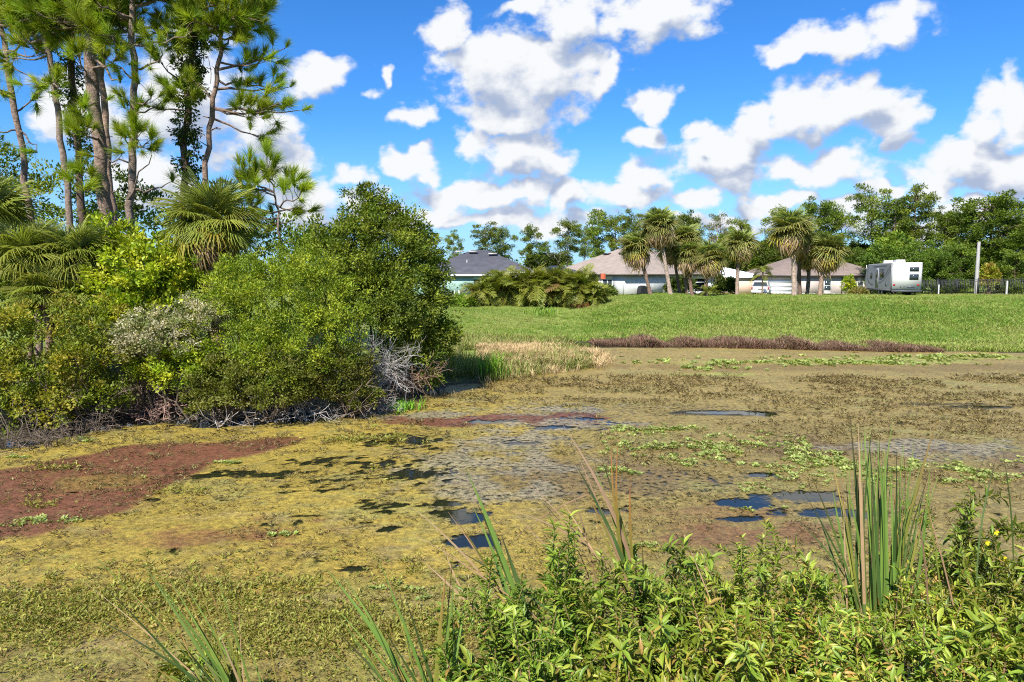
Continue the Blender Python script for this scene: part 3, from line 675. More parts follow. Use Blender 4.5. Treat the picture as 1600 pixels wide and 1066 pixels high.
# ------------------------------------------------------------------ fan palms
def fan_mesh(seed, L=1.0, nseg=30, w=.055, cols=((.15, .18, .04), (.12, .155, .032)), droop=.35, open_=2.35, pet=.75, rag=.1):
    """one costapalmate leaf: stalk along +Y, blade of pleated strips with hanging tips"""
    rng = R(seed); mb = MB()
    tube(mb, [(0, 0, 0), (0, pet * .5, .03), (0, pet, 0), (0, pet + .25 * L, -.07)], [.03, .022, .018, .006], 4, np.array(cols[0]) * 1.3)
    for i in range(nseg):
        u = (i + .5) / nseg * 2 - 1; a = u * open_ + rng.normal() * .04
        l = L * (1 - .28 * abs(u) ** 2) * rng.uniform(1 - rag, 1.05)
        d = np.array((sin(a), cos(a), 0)); s = np.array((cos(a), -sin(a), 0))
        o = np.array((0, pet + .22 * L * (1 - abs(u)), -.05 * (1 - abs(u))))
        k = droop * rng.uniform(.5, 1.6)
        q = [o, o + d * l * .4 + np.array((0, 0, .12 * l * (1 - abs(u) * .4))), o + d * l * .75 + np.array((0, 0, .02 * l - k * .18 * l)), o + d * l * .93 + np.array((0, 0, -k * .62 * l))]
        ww = [.3 * w, w, .62 * w, .05 * w]; V = []
        for p, h in zip(q, ww): V += [p - s * h * .5 * L, p + np.array((0, 0, .012 * (1 if i % 2 else -1))), p + s * h * .5 * L]
        Q = []
        for j in range(3): Q += [(3 * j, 3 * j + 1, 3 * j + 4, 3 * j + 3), (3 * j + 1, 3 * j + 2, 3 * j + 5, 3 * j + 4)]
        t = np.array(cols[i % len(cols)]) * rng.uniform(.8, 1.25)
        tt = np.repeat(np.array([t * .9, t, t, t * 1.35 + np.array((.03, .015, 0))]), 3, 0)
        mb.add(V, Q, tt)
    return mb.mesh('frond', M['leaf_var'])
GRN = ((.19, .215, .045), (.15, .185, .036)); GRY = ((.20, .235, .085), (.165, .205, .072)); YEL = ((.26, .22, .035), (.20, .19, .03)); BRF = ((.24, .165, .105), (.19, .125, .08))
FAN = [fan_mesh(i, 1.0, 44, .038, cols=GRN, droop=.12 + .2 * i, pet=.6) for i in range(3)]
FARF = {'g': [fan_mesh(40 + i, 1.0, 24, .085, cols=((.14, .15, .048), (.18, .175, .06), (.105, .12, .038)), droop=.25 + .3 * i, pet=.5) for i in range(2)], 's': [fan_mesh(44, 1.0, 22, .10, cols=GRY, droop=.2, open_=1.7, pet=.5)], 'y': [fan_mesh(46, .95, 20, .11, cols=((.33, .26, .04), (.25, .22, .035)), droop=.6, pet=.5)],
        'b': [fan_mesh(48 + i, 1.0, 16, .13, cols=((.34, .255, .185), (.27, .195, .14)), droop=1.0, open_=1.2, rag=.3, pet=.45) for i in range(2)]}
FAN_G = [fan_mesh(10 + i, 1.0, 44, .038, cols=GRY, droop=.12, open_=1.7, pet=.6) for i in range(2)]
FAN_Y = [fan_mesh(20 + i, .95, 26, cols=YEL, droop=.6) for i in range(2)]
FAN_B = [fan_mesh(30 + i, .95, 20, w=.06, cols=BRF, droop=1.0, open_=1.3, rag=.3) for i in range(2)]
M['palm_bark'] = mat('palm_bark', (.30, .25, .21), .95, tint=True, noise=(7, .5, 1.45, 5), bump=(10, .9, .05))
def fan_palm(label, foot, top, seed, size=1.0, r=.16, n=34, nyel=7, ndead=9, group=None, trunk_t=(1, 1, 1), boots=True, spears=5, lowest=-.75, petty=1.0, far=False):
    rng = R(seed); foot = np.array(foot, float); top = np.array(top, float)
    o = thing('cabbage_palm', label, 'palm tree', foot, 0, group)
    T = top - foot; mb = MB()
    ts = np.linspace(0, 1, 10); side = rng.normal(size=2) * .12
    C = np.array([T * t + np.append(side * sin(t * pi), 0) for t in ts])
    rad = r * (1 + .25 * np.exp(-ts * 12)) * (1 + .06 * rng.normal(size=10)); tube(mb, C, rad, 9, trunk_t, .12, rng)
    mb.build('trunk', M['palm_bark'], o, True)
    if boots:
        mb = MB()
        for k in range(26):
            a = k * 2.4; z = -rng.uniform(0, 1.1) * size
            p = C[-1] + np.array((cos(a) * r * .8, sin(a) * r * .8, z))
            tube(mb, [p, p + np.array((cos(a) * .22, sin(a) * .22, .28)) * size], [.05 * size, .03 * size], 4, np.array((.7, .5, .4)) * rng.uniform(.7, 1.3))
        mb.build('leaf_boots', M['palm_bark'], o)
    def put(ms, elv, nm, k, lab=None, sc=1.0):
        a = k * 2.39996 + rng.uniform(-.3, .3)
        d = np.array((cos(a) * cos(elv), sin(a) * cos(elv), sin(elv)))
        s = size * sc * rng.uniform(.85, 1.12)
        up_ = Vector((-cos(a) * sin(elv), -sin(a) * sin(elv), cos(elv)))
        y = Vector(d); x = y.cross(up_); m = Matrix((x, y, up_)).transposed()
        m = m @ Matrix.Rotation(rng.normal() * .35, 3, 'Y')
        f = link(nm, ms[rng.randint(len(ms))], o, C[-1] + np.array((cos(a), sin(a), 0)) * r * .5, m.to_euler(), (s, s * petty, s))
        if lab: f['label'] = lab
    G_, F_, Y_, B_ = (FARF['s'], FARF['g'], FARF['y'], FARF['b']) if far else (FAN_G, FAN, FAN_Y, FAN_B)
    for k in range(spears): put(G_, rng.uniform(.75, 1.35), 'frond', k * 1.7)
    for k in range(n):
        t = (k + .5) / n; put(G_ if t < .25 else F_, 1.15 - (1.15 - lowest) * t ** .9 + rng.normal() * .08, 'frond', k)
    for k in range(nyel): put(Y_, lowest - rng.uniform(-.25, .25), 'frond', k + .4, 'yellowing frond')
    for k in range(ndead): put(B_, -rng.uniform(.62, 1.42), 'dead_frond', k + .7, 'dead brown hanging frond', 1.05)
    return o
g0 = at(335, 385, 20.8)
fan_palm('large cabbage palm in the thicket with brown flower stalks and a few dead fronds', (g0[0], g0[1], gz_at(g0[0], g0[1])), at(331, 345, 20.8), 401, .88, .17, 52, 8, 7, None, (.9, .7, .6), lowest=-.7)
def palmetto(label, c, seed, size, n, elo=-.35):
    rng = R(seed); base = np.array((c[0], c[1], gz_at(c[0], c[1])))
    return fan_palm(label, base, c, seed, size, .12, n, 3, 1, 'palmettos in the left thicket', (.6, .5, .4), True, 8, elo)
palmetto('broad palmetto at the left edge above the dark olive wax myrtle', at(40, 405, 20.2), 402, .84, 36)
palmetto('palmetto beside the lime green shrub under the thickest pine', at(118, 405, 20.6), 403, .76, 32)
palmetto('low palmetto tucked behind the dark olive wax myrtle', at(75, 460, 19.9), 404, .72, 28)
palmetto('pale palmetto cut off by the left edge below the leftmost pine', at(-22, 335, 21.5), 405, .9, 28)
# ------------------------------------------------------------------ houses across the pond
M['shingle_dark'] = mat('shingle_dark', (.075, .075, .088), .9, noise=(1.2, .8, 1.2, 8), bump=(22, .6, .02), spec=.2)
M['shingle_tan'] = mat('shingle_tan', (.255, .21, .178), .9, noise=(1.2, .85, 1.15, 8), bump=(22, .6, .02), spec=.2)
M['shingle_brown'] = mat('shingle_brown', (.195, .152, .13), .9, noise=(1.2, .85, 1.15, 8), bump=(22, .6, .02), spec=.2)
M['metal_roof'] = mat('metal_roof', (.62, .66, .70), .45, noise=(.7, .9, 1.08), spec=.4)
M['green_wall'] = mat('green_wall', (.30, .45, .39), .85, noise=(2, .9, 1.08), bump=(30, .3, .01))
M['white_wall'] = mat('white_wall', (.5, .5, .5), .85, noise=(1.5, .88, 1.06), bump=(30, .3, .01))
M['pink_wall'] = mat('pink_wall', (.46, .385, .355), .85, noise=(1.5, .9, 1.06), bump=(30, .3, .01))
M['white_trim'] = mat('white_trim', (.62, .62, .61), .5, noise=(3, .93, 1.04))
M['dark_trim'] = mat('dark_trim', (.05, .042, .038), .5)
M['glass'] = mat('glass', (.03, .04, .05), .06, spec=.7)
M['screen'] = mat('screen', (.035, .042, .06), .55, noise=(1, .8, 1.2), spec=.2)
M['concrete'] = mat('concrete', (.42, .41, .39), .85, noise=(3, .8, 1.15, 6), bump=(20, .3, .01))
M['pole'] = mat('pole', (.27, .265, .25), .85, noise=(2, .8, 1.15, 6))
M['black'] = mat('black', (.018, .018, .02), .5, spec=.4)
M['rubber'] = mat('rubber', (.02, .02, .02), .85)

def hip_roof(mb, x0, x1, y0, y1, z, h, ov=.5, th=.14):
    x0, x1, y0, y1 = x0 - ov, x1 + ov, y0 - ov, y1 + ov
    w, d = x1 - x0, y1 - y0; k = min(w, d) / 2
    if w >= d: a, b = (x0 + k, (y0 + y1) / 2), (x1 - k, (y0 + y1) / 2)
    else: a, b = ((x0 + x1) / 2, y0 + k), ((x0 + x1) / 2, y1 - k)
    if abs(w - d) < .05: a = (a[0] - .03, a[1]); b = (b[0] + .03, b[1])
    V = [(x0, y0, z), (x1, y0, z), (x1, y1, z), (x0, y1, z), (a[0], a[1], z + h), (b[0], b[1], z + h),
         (x0, y0, z - th), (x1, y0, z - th), (x1, y1, z - th), (x0, y1, z - th)]
    if w >= d:
        mb.add(V, [(0, 1, 5, 4), (2, 3, 4, 5), (9, 8, 7, 6)]); mb.add(V, [(1, 2, 5), (3, 0, 4)])
    else:
        mb.add(V, [(1, 2, 5, 4), (3, 0, 4, 5), (9, 8, 7, 6)]); mb.add(V, [(0, 1, 4), (2, 3, 5)])
    return (x0, x1, y0, y1), a, b
def fascia(parent, x0, x1, y0, y1, z, m, t=.035, h=.2, dz=-.17):
    for nm, q in (('fascia', (x0 - t, x1 + t, y0 - t, y0)), ('fascia', (x0 - t, x1 + t, y1, y1 + t)), ('fascia', (x0 - t, x0, y0 + .002, y1 - .002)), ('fascia', (x1, x1 + t, y0 + .002, y1 - .002))):
        f = MB(); box(f, *q, z + dz, z + dz + h); f.build(nm, m, parent)
def walls(mb, x0, x1, y0, y1, z0, z1, t=.2, holes_front=(), holes_right=(), holes_left=()):
    """four walls; holes are (from, to, z from, z to) cut out of the front (y0) or the right/left (x1, x0) wall"""
    def strip(holes, a, b, put):
        cuts = sorted(holes); p = a
        for (u0, u1, h0, h1) in cuts:
            put(p, u0, z0, z1); put(u0, u1, z0, h0) if h0 > z0 + .01 else None; put(u0, u1, h1, z1); p = u1
        put(p, b, z0, z1)
    strip(holes_front, x0, x1, lambda u0, u1, h0, h1: box(mb, u0, u1, y0, y0 + t, h0, h1))
    strip(holes_right, y0 + t, y1, lambda u0, u1, h0, h1: box(mb, x1 - t, x1, u0, u1, h0, h1))
    strip(holes_left, y0 + t, y1, lambda u0, u1, h0, h1: box(mb, x0, x0 + t, u0, u1, h0, h1))
    box(mb, x0 + t, x1 - t, y1 - t, y1, z0, z1)
def window(parent, m_frame, axis, at_, u0, u1, z0, z1, sgn=-1, mull=1, name='window'):
    """axis 'y': pane in a wall that faces -y at y = at_; axis 'x': wall that faces sgn*x at x = at_"""
    def B(mb, a0, a1, b0, b1, c0, c1):
        if axis == 'y': box(mb, a0, a1, at_ + b0, at_ + b1, c0, c1)
        else: box(mb, at_ + min(-sgn * b0, -sgn * b1), at_ + max(-sgn * b0, -sgn * b1), a0, a1, c0, c1)
    f = MB(); w = .07
    B(f, u0, u1, -.03, .10, z1 - w, z1); B(f, u0, u1, -.03, .10, z0, z0 + w)
    B(f, u0, u0 + w, -.028, .098, z0 + w, z1 - w); B(f, u1 - w, u1, -.028, .098, z0 + w, z1 - w)
    zm = (z0 + z1) / 2
    B(f, u0 + w, u1 - w, -.01, .08, zm - .03, zm + .03)
    for k in range(1, mull): 
        um = u0 + (u1 - u0) * k / mull; B(f, um - .03, um + .03, -.012, .078, z0 + w, zm - .03); B(f, um - .03, um + .03, -.012, .078, zm + .03, z1 - w)
    fr = f.build(name, m_frame, parent)
    for k in range(mull):
        a = u0 + (u1 - u0) * k / mull + (w if k == 0 else .03); b = u0 + (u1 - u0) * (k + 1) / mull - (w if k == mull - 1 else .03)
        for (c0, c1) in ((z0 + w, zm - .03), (zm + .03, z1 - w)):
            p = MB(); B(p, a, b, .03, .05, c0, c1); p.build('pane', M['glass'], fr)
def vent(parent, m, x, y, z, w=.9, d=.5, h=.16):
    v = MB(); box(v, x - w / 2, x + w / 2, y - d / 2, y + d / 2, z, z + h); v.build('roof_vent', m, parent)

# grey roofed green house
Y1 = 84.0
h1 = thing('house', 'pale green house with a dark grey hip roof beside the tall dark tree', 'house', (X(748, Y1), Y1, 1.25))
w = MB(); walls(w, -8.0, 4.6, 0, 13, 0, 2.62, holes_front=[(-.6, .2, .3, 2.2)]); w.build('wall', M['green_wall'], h1)
r = MB(); ev, ra, rb = hip_roof(r, -8.0, 7.6, 0, 13.6, 2.78, 3.25); rf = r.build('roof', M['shingle_dark'], h1)
fascia(h1, *ev, 2.78, M['white_trim'])
window(h1, M['dark_trim'], 'y', 0, -.6, .2, .3, 2.2)
for vx, m_ in ((-1.0, 'concrete'), (-2.7, 'concrete'), (1.6, 'concrete')): vent(rf, M[m_], vx, 5.6 if vx != 1.6 else 5.0, 5.72 if vx != 1.6 else 5.42, 1.1)
for vx, vy, vz in ((-3.6, 1.5, 3.7), (-1.6, 3.0, 4.45)):
    v = MB(); tube(v, [(vx, vy, vz - .3), (vx, vy, vz + .2)], .06, 8); v.build('vent_pipe', M['white_trim'], rf)
p = MB(); box(p, 3.3, 8.0, -3.2, -.55, 2.95, 3.12); box(p, 3.5, 7.8, -3.1, -.6, 2.1, 2.95); p.build('patio_cover', M['white_trim'], h1)
for px_ in (-2.9, -2.35):
    q = MB(); box(q, px_ - .07, px_ + .07, -.9, -.76, 0, .9); q.build('post', M['white_trim'], h1)

# tan roofed house, corner towards the pond
Y2 = 82.0; t2 = radians(34)
c2 = np.array((X(975, Y2), Y2)); rr2 = np.array((cos(t2), sin(t2))); ll2 = np.array((-sin(t2), cos(t2)))
h2 = thing('house', 'white house with a broad tan shingle hip roof and one corner turned to the pond', 'house', (c2[0], c2[1], 1.32), t2)
# local x runs along the right face, local y along the left face (away to the left)
w = MB(); walls(w, 0, 17, 0, 14.5, 0, 2.62, holes_left=[(2.1, 4.0, .25, 2.2)], holes_front=[(9.0, 14.5, .15, 2.2)]); w.build('wall', M['white_wall'], h2)
r = MB(); ev, ra, rb = hip_roof(r, 0, 17, 0, 14.5, 2.80, 3.75); rf = r.build('roof', M['shingle_tan'], h2)
fascia(h2, *ev, 2.80, M['dark_trim'], h=.16)
window(h2, M['white_trim'], 'x', 0, 2.1, 4.0, .25, 2.2, -1, 2)
d_ = MB(); box(d_, 9.0, 14.5, .5, .6, .15, 2.2); d_.build('patio_opening', M['black'], h2)
for vy in (5.6, 8.6): vent(rf, M['dark_trim'], 4.9, vy, 5.45 - .05, .55, 1.0, .2)
# grill, tank and chairs against its right face
def world_on(h, lx, ly, lz=0): return Matrix.Rotation(h.rotation_euler[2], 4, 'Z') @ Vector((lx, ly, lz)) + h.location
gl = world_on(h2, 2.1, -.9)
o = thing('covered_grill', 'black covered barbecue grill against the white wall of the tan roofed house', 'grill', (gl.x, gl.y, 1.32), t2)
g = MB(); n = 9
prof = [(-.62 + .04, 0), (-.62, .5), (-.56, 1.0), (-.36, 1.32), (0, 1.42), (.36, 1.32), (.56, 1.0), (.62, .5), (.58, 0)]
V = [(x, y, z) for y in (-.32, .32) for x, z in prof]; g.add(V, [(i, i + 1, i + 1 + n, i + n) for i in range(n - 1)])
for y in (0, n): g.add([V[y + i] for i in range(n)] + [(0, V[y][1], 0)], [(i, i + 1, n) for i in range(n - 1)])
g.build('cover', M['black'], o)
g = MB()
for x in (-.5, .5): box(g, x - .05, x + .05, -.25, .25, -.02, .06)
g.build('wheel', M['rubber'], o)
for k, (lx, hh) in enumerate(((4.0, .9), (6.3, .8))):
    q = world_on(h2, lx, -.8)
    o = thing('patio_chair', ('grey patio chair beside the covered grill', 'white patio chair under the twin cabbage palms by the white wall')[k], 'chair', (q.x, q.y, 1.32), t2 + .2)
    mm = M['concrete'] if k == 0 else M['white_trim']
    a = MB(); box(a, -.28, .28, -.28, .28, .38, .44); a.build('seat', mm, o)
    a = MB(); box(a, -.28, .28, .24, .29, .44, 1.0); a.build('backrest', mm, o)
    for sx_ in (-.25, .25):
        for sy_ in (-.24, .24): a = MB(); box(a, sx_ - .025, sx_ + .025, sy_ - .025, sy_ + .025, 0, .38); a.build('leg', mm, o)
# golf cart like white utility cart in the shade
q = world_on(h2, 10.2, -2.2)
o = thing('utility_cart', 'white roofed utility cart parked in the shade behind the palms', 'cart', (q.x, q.y, 1.34), t2)
a = MB(); box(a, -1.1, 1.1, -.55, .55, .3, .62); box(a, -1.15, -.6, -.5, .5, .62, .95); a.build('body', M['white_trim'], o)
a = MB(); box(a, -.9, .9, -.6, .6, 1.72, 1.80); a.build('roof', M['white_trim'], o)
a = MB(); box(a, -.45, .5, -.48, .48, .62, .85); box(a, .42, .55, -.48, .48, .85, 1.25); a.build('seat', M['black'], o)
for x in (-.85, .85):
    for y in (-.55, .55): a = MB(); tube(a, [(x, y, .6), (x, y, 1.73)], .025, 6); a.build('post', M['black'], o)
    for y in (-.5, .5):
        a = MB(); tube(a, [(x, y - .08, .24), (x, y - .079, .24), (x, y + .079, .24), (x, y + .08, .24)], [.02, .24, .24, .02], 14); a.build('wheel', M['rubber'], o)
# screened pool cage on its left face
lc = thing('pool_cage', 'dark screened pool cage with a low hip roof in front of the tan roofed house', 'screen enclosure', (c2[0], c2[1], 1.32), t2)
cx0, cx1, cy0, cy1 = -6.6, -.62, 5.0, 12.8
a = MB(); hip_roof(a, cx0, cx1, cy0, cy1, 2.62, 1.25, .02, .03); a.build('screen_roof', M['screen'], lc)
for (x0, x1, y0, y1) in ((cx0, cx1, cy0, cy0 + .02), (cx0, cx0 + .02, cy0 + .02, cy1), (cx0, cx1, cy1, cy1 + .02)):
    a = MB(); box(a, x0, x1, y0, y1, .05, 2.56); a.build('screen_panel', M['screen'], lc)
for i in range(5):
    y = cy0 + (cy1 - cy0) * i / 4
    a = MB(); box(a, cx0 - .06, cx0 - .002, y - .03, y + .03, 0, 2.6); a.build('post', M['dark_trim'], lc)
for i in range(4):
    x = cx0 + .1 + (cx1 - cx0 - .2) * i / 3
    a = MB(); box(a, x - .03, x + .03, cy0 - .06, cy0 - .002, 0, 2.6); a.build('post', M['dark_trim'], lc)
um = at(938, 446, 75.0)
o = thing('garden_flag', 'orange red garden flag beside the window of the tan roofed house', 'flag', (um[0], um[1], gz_at(um[0], um[1])))
a = MB(); tube(a, [(0, 0, 0), (0, 0, 2.4)], .025, 6); a.build('pole', M['dark_trim'], o)
a = MB(); V = []
for i in range(7): V += [(i * .09 + .02, .05 * sin(i * 1.3), 2.35), (i * .09 + .02, .05 * sin(i * 1.3 + .4), 1.75)]
a.add(V, [(2 * i, 2 * i + 1, 2 * i + 3, 2 * i + 2) for i in range(6)]); a.build('cloth', mat('red_cloth', (.45, .10, .05), .8), o)

# white metal gabled outbuilding
Y3 = 92.0
h3 = thing('outbuilding', 'salmon walled building with a white metal roof behind the palm with yellowing fronds', 'building', (X(1158, Y3), Y3, 1.3), radians(-8))
w = MB(); walls(w, -3.6, 2.9, 0, 8, 0, 2.3); w.build('wall', mat('salmon_wall', (.58, .42, .33), .85, noise=(1.5, .9, 1.05)), h3)
w = MB(); V = [(-4.0, -.4, 2.45), (3.2, -.4, 2.45), (3.2, 8.4, 2.45), (-4.0, 8.4, 2.45), (-2.0, 1.6, 3.75), (-2.0, 6.2, 3.75), (-4, -.4, 2.3), (3.2, -.4, 2.3), (3.2, 8.4, 2.3), (-4, 8.4, 2.3)]
w.add(V, [(1, 2, 5, 4), (3, 0, 4, 5), (6, 7, 1, 0), (7, 8, 2, 1), (9, 6, 0, 3), (9, 8, 7, 6)]); w.add(V, [(0, 1, 4), (2, 3, 5)]); w.build('roof', M['metal_roof'], h3)

# brown roofed house with garage
Y4 = 88.0
h4 = thing('house', 'pinkish house with a brown hip roof and white garage door left of the camper trailer', 'house', (X(1190, Y4), Y4, 1.35), radians(-3))
w = MB(); walls(w, .35, 15.4, 0, 12, 0, 2.45, holes_front=[(.55, 3.75, .02, 2.1), (7.75, 8.65, .6, 2.0), (11.9, 12.7, .6, 1.9)]); w.build('wall', M['pink_wall'], h4)
r = MB(); ev, ra, rb = hip_roof(r, .35, 15.4, 0, 12.0, 2.62, 2.75); r.build('roof', M['shingle_brown'], h4); fascia(h4, *ev, 2.62, M['dark_trim'], h=.16)
gd = MB(); box(gd, .5, 3.8, .12, .14, 0, 2.12); gd = gd.build('garage_door', M['white_trim'], h4)
for i in range(4): a = MB(); box(a, .58, 3.72, .06, .118, .03 + i * .52, .03 + i * .52 + .505); a.build('panel', M['white_trim'], gd)
window(h4, M['white_trim'], 'y', 0, 7.75, 8.65, .6, 2.0); window(h4, M['white_trim'], 'y', 0, 11.9, 12.7, .6, 1.9)
for x in (9.9, 15.2): a = MB(); box(a, x, x + .09, -.08, -.004, 0, 2.42); a.build('downspout', M['dark_trim'], h4)
a = MB(); box(a, .45, 15.3, -.03, -.002, 0, .32); a.build('plinth', M['white_wall'], h4)
# driveway
a = MB(); a.add([(X(1165, Y4), Y4 - 9, 1.566), (X(1232, Y4), Y4 - 9, 1.566), (X(1232, Y4), Y4 - .4, 1.566), (X(1178, Y4), Y4 - .4, 1.566)], [(0, 1, 2, 3)])
struct(a.build('driveway', M['concrete']))

# ------------------------------------------------------------------ vehicles
def wheel(parent, x, y, r, wd, rimc='concrete'):
    a = MB(); s = wd / 2
    tube(a, [(x - s, y, r), (x - s + .001, y, r), (x - s * .8, y, r), (x + s * .8, y, r), (x + s - .001, y, r), (x + s, y, r)], [r * .55, r * .93, r, r, r * .93, r * .55], 18)
    wobj = a.build('wheel', M['rubber'], parent, True)
    a = MB(); tube(a, [(x - s * .92, y, r), (x - s * .9, y, r), (x + s * .9, y, r), (x + s * .92, y, r)], [.02, r * .58, r * .58, .02], 14); a.build('rim', M[rimc], wobj)
def prism(mb, prof, x0, x1, tint=(1, 1, 1)):
    """(y, z) outline extruded along x"""
    n = len(prof); V = [(x, y, z) for x in (x0, x1) for y, z in prof]
    mb.add(V, [(i, (i + 1) % n, n + (i + 1) % n, n + i) for i in range(n)], tint)
    c = np.mean(prof, 0)
    for k, x in ((0, x0), (1, x1)): mb.add([V[k * n + i] for i in range(n)] + [(x, c[0], c[1])], [(i, (i + 1) % n, n) for i in range(n)], tint)
    return mb
M['white_paint'] = mat('white_paint', (.62, .615, .60), .35, noise=(1.5, .95, 1.03), coat=.3)
M['grey_panel'] = mat('grey_panel', (.25, .255, .27), .45, noise=(2, .9, 1.08))
M['dark_panel'] = mat('dark_panel', (.10, .105, .12), .5)
M['red_lens'] = mat('red_lens', (.35, .01, .01), .3)
YR = 62.5; xr = X(1390, YR) ; rvz = gz_at(xr + 1.5, YR + 2)
rv = thing('camper_trailer', 'white and grey travel trailer parked on the grass by the black fence', 'camper trailer', (xr, YR, rvz - .02), radians(-10))
# local: x 0..2.55 across the rear, y forward
prof = [(0, .62), (6.6, .62), (7.0, .95), (7.05, 1.9), (6.75, 2.7), (6.3, 3.0), (0, 3.08)]
a = MB(); prism(a, prof, .03, 2.55); body = a.build('body', M['white_paint'], rv)
a = MB(); prism(a, [(.06, .66), (6.55, .66), (6.93, .98), (6.98, 1.88), (6.70, 2.64), (6.27, 2.93), (.06, 3.0)], -.012, .026); sp = a.build('side_panel', M['grey_panel'], rv)
a = MB(); box(a, .05, 2.53, -.02, -.001, .66, 3.04); a.build('rear_panel', M['white_paint'], rv)
for x in (.03, 2.50): a = MB(); box(a, x, x + .06, -.03, .03, .62, 3.08); a.build('corner_trim', M['grey_panel'], rv)
for (z0, z1) in ((2.28, 2.66), (1.52, 2.02)):
    a = MB(); box(a, 1.52, 2.28, -.05, -.021, z0, z1); f = a.build('window', M['black'], rv)
    a = MB(); box(a, 1.57, 2.23, -.056, -.051, z0 + .05, z1 - .05); a.build('pane', M['glass'], f)
for x in (.18, 2.20): a = MB(); box(a, x, x + .18, -.045, -.021, .98, 1.12); a.build('tail_light', M['red_lens'], rv)
for x in (.1, .95, 1.2, 1.45, 2.4): a = MB(); box(a, x, x + .07, -.04, -.021, 2.86, 2.91); a.build('marker_light', M['red_lens'], rv)
a = MB(); box(a, .75, .86, -.04, -.021, .82, 1.0); a.build('hose_port', M['dark_panel'], rv)
a = MB(); box(a, 1.05, 1.16, -.04, -.021, .86, .96); a.build('socket', M['dark_panel'], rv)
a = MB(); box(a, 1.35, 1.95, -.028, -.021, .80, .98); a.build('emblem', M['dark_panel'], rv)
a = MB(); box(a, .02, 2.56, -.22, -.08, .44, .56); a.build('bumper', M['dark_panel'], rv)
a = MB(); box(a, .35, 2.2, .1, 6.6, .38, .60); prism(a, [(6.6, .42), (8.2, .42), (8.2, .52), (6.6, .56)], 1.05, 1.5); a.build('chassis', M['black'], rv)
a = MB(); box(a, -.02, .024, .1, 6.55, .5, .645); a.build('skirt', M['dark_panel'], rv)
for y in (2.3, 3.15):
    for x in (.14, 2.38): wheel(rv, x, y, .36, .24)
for y in (.5, 6.3):
    for x in (.3, 2.2): a = MB(); box(a, x, x + .08, y, y + .08, .02, .40); box(a, x - .1, x + .18, y - .1, y + .18, -.02, .02); a.build('stabiliser', M['black'], rv)
# left side: door, windows, stripes
a = MB(); box(a, -.035, -.013, 3.25, 4.0, .72, 2.62); dr = a.build('door', M['grey_panel'], rv)
a = MB(); box(a, -.05, -.036, 3.4, 3.86, 1.72, 2.45); a.build('pane', M['glass'], dr)
a = MB(); box(a, -.05, -.036, 3.9, 3.96, 1.3, 1.5); a.build('handle', M['black'], dr)
for (y0, y1, z0, z1) in ((1.9, 2.75, 1.75, 2.5), (5.0, 5.55, 1.65, 2.15)):
    a = MB(); box(a, -.04, -.013, y0, y1, z0, z1); f = a.build('window', M['black'], rv)
    a = MB(); box(a, -.046, -.041, y0 + .06, y1 - .06, z0 + .06, z1 - .06); a.build('pane', M['glass'], f)
def strip(pts, wdt, nm='stripe', x=-.016):
    P = np.array(pts); d = norm(np.gradient(P, axis=0)); nn = np.stack([-d[:, 1], d[:, 0]], 1) * wdt / 2
    V = [(x, *(p + s)) for p, s in zip(P, nn)] + [(x, *(p - s)) for p, s in zip(P, nn)]; n = len(P)
    V += [(x + .003, b, c) for _, b, c in V]
    a = MB(); a.add(V, [(i, i + 1, n + i + 1, n + i) for i in range(n - 1)] + [(2 * n + i, 2 * n + i + 1, 3 * n + i + 1, 3 * n + i) for i in range(n - 1)]); a.build(nm, M['dark_panel'], rv)
strip([(.1, 2.8), (.9, 2.35), (1.7, 1.85), (2.4, 1.55), (3.2, 1.62)], .13)
strip([(.1, 2.45), (.9, 2.05), (1.8, 1.5), (2.6, 1.28), (3.2, 1.22)], .06)
strip([(4.7, 1.0), (5.4, 1.05), (6.1, 1.35), (6.5, 1.8), (6.55, 2.3), (6.2, 2.7)], .12)
strip([(4.7, 2.72), (3.0, 2.78), (1.2, 2.80)], .1, 'awning')
a = MB(); box(a, -.03, -.013, 1.0, 1.3, .95, 1.2); a.build('hatch', M['dark_panel'], rv)
for (y, x0, l) in ((1.0, .75, .95), (4.2, .8, .55)):
    a = MB(); prism(a, [(y, 3.02), (y + l, 3.02), (y + l - .12, 3.33), (y + .15, 3.36)], x0, x0 + .75); a.build('roof_unit', M['white_paint'], rv)
a = MB(); box(a, .0, .05, 6.9, 7.0, 2.5, 2.95); a.build('antenna', M['white_paint'], rv)

Ys = 79.5; xsu = X(1189, Ys)
suv = thing('parked_suv', 'white sport utility vehicle parked in front of the garage', 'car', (xsu, Ys, gz_at(xsu, Ys) + .02), radians(-24))
a = MB(); prof = [(-2.3, .38), (2.25, .38), (2.38, .6), (2.32, .95), (1.2, 1.12), (-2.36, 1.1), (-2.4, .6)]
prism(a, prof, -.93, .93); a.build('body', M['white_paint'], suv)
a = MB(); pr = [(-2.32, 1.1), (1.15, 1.12), (.45, 1.68), (-.2, 1.78), (-1.9, 1.76), (-2.12, 1.66)]
n = len(pr); V = [(sx_ * (.90 if z < 1.3 else .74), y, z) for sx_ in (-1, 1) for y, z in pr]
a.add(V, [(i, (i + 1) % n, n + (i + 1) % n, n + i) for i in range(n)]); a.add(V, [(0, 1, 2), (0, 2, 3), (0, 3, 4), (0, 4, 5), (6, 8, 7), (6, 9, 8), (6, 10, 9), (6, 11, 10)]); a.build('cabin', M['white_paint'], suv)
def pane(v, nm='side_window'):
    a = MB(); v = np.array(v, float); c = v.mean(0); nrm = np.cross(v[1] - v[0], v[2] - v[0]); nrm = nrm / np.linalg.norm(nrm)
    a.add(np.concatenate([v, v - nrm * .02]), [(0, 1, 2, 3), (4, 5, 6, 7), (0, 1, 5, 4), (2, 3, 7, 6)]); a.build(nm, M['glass'], suv)
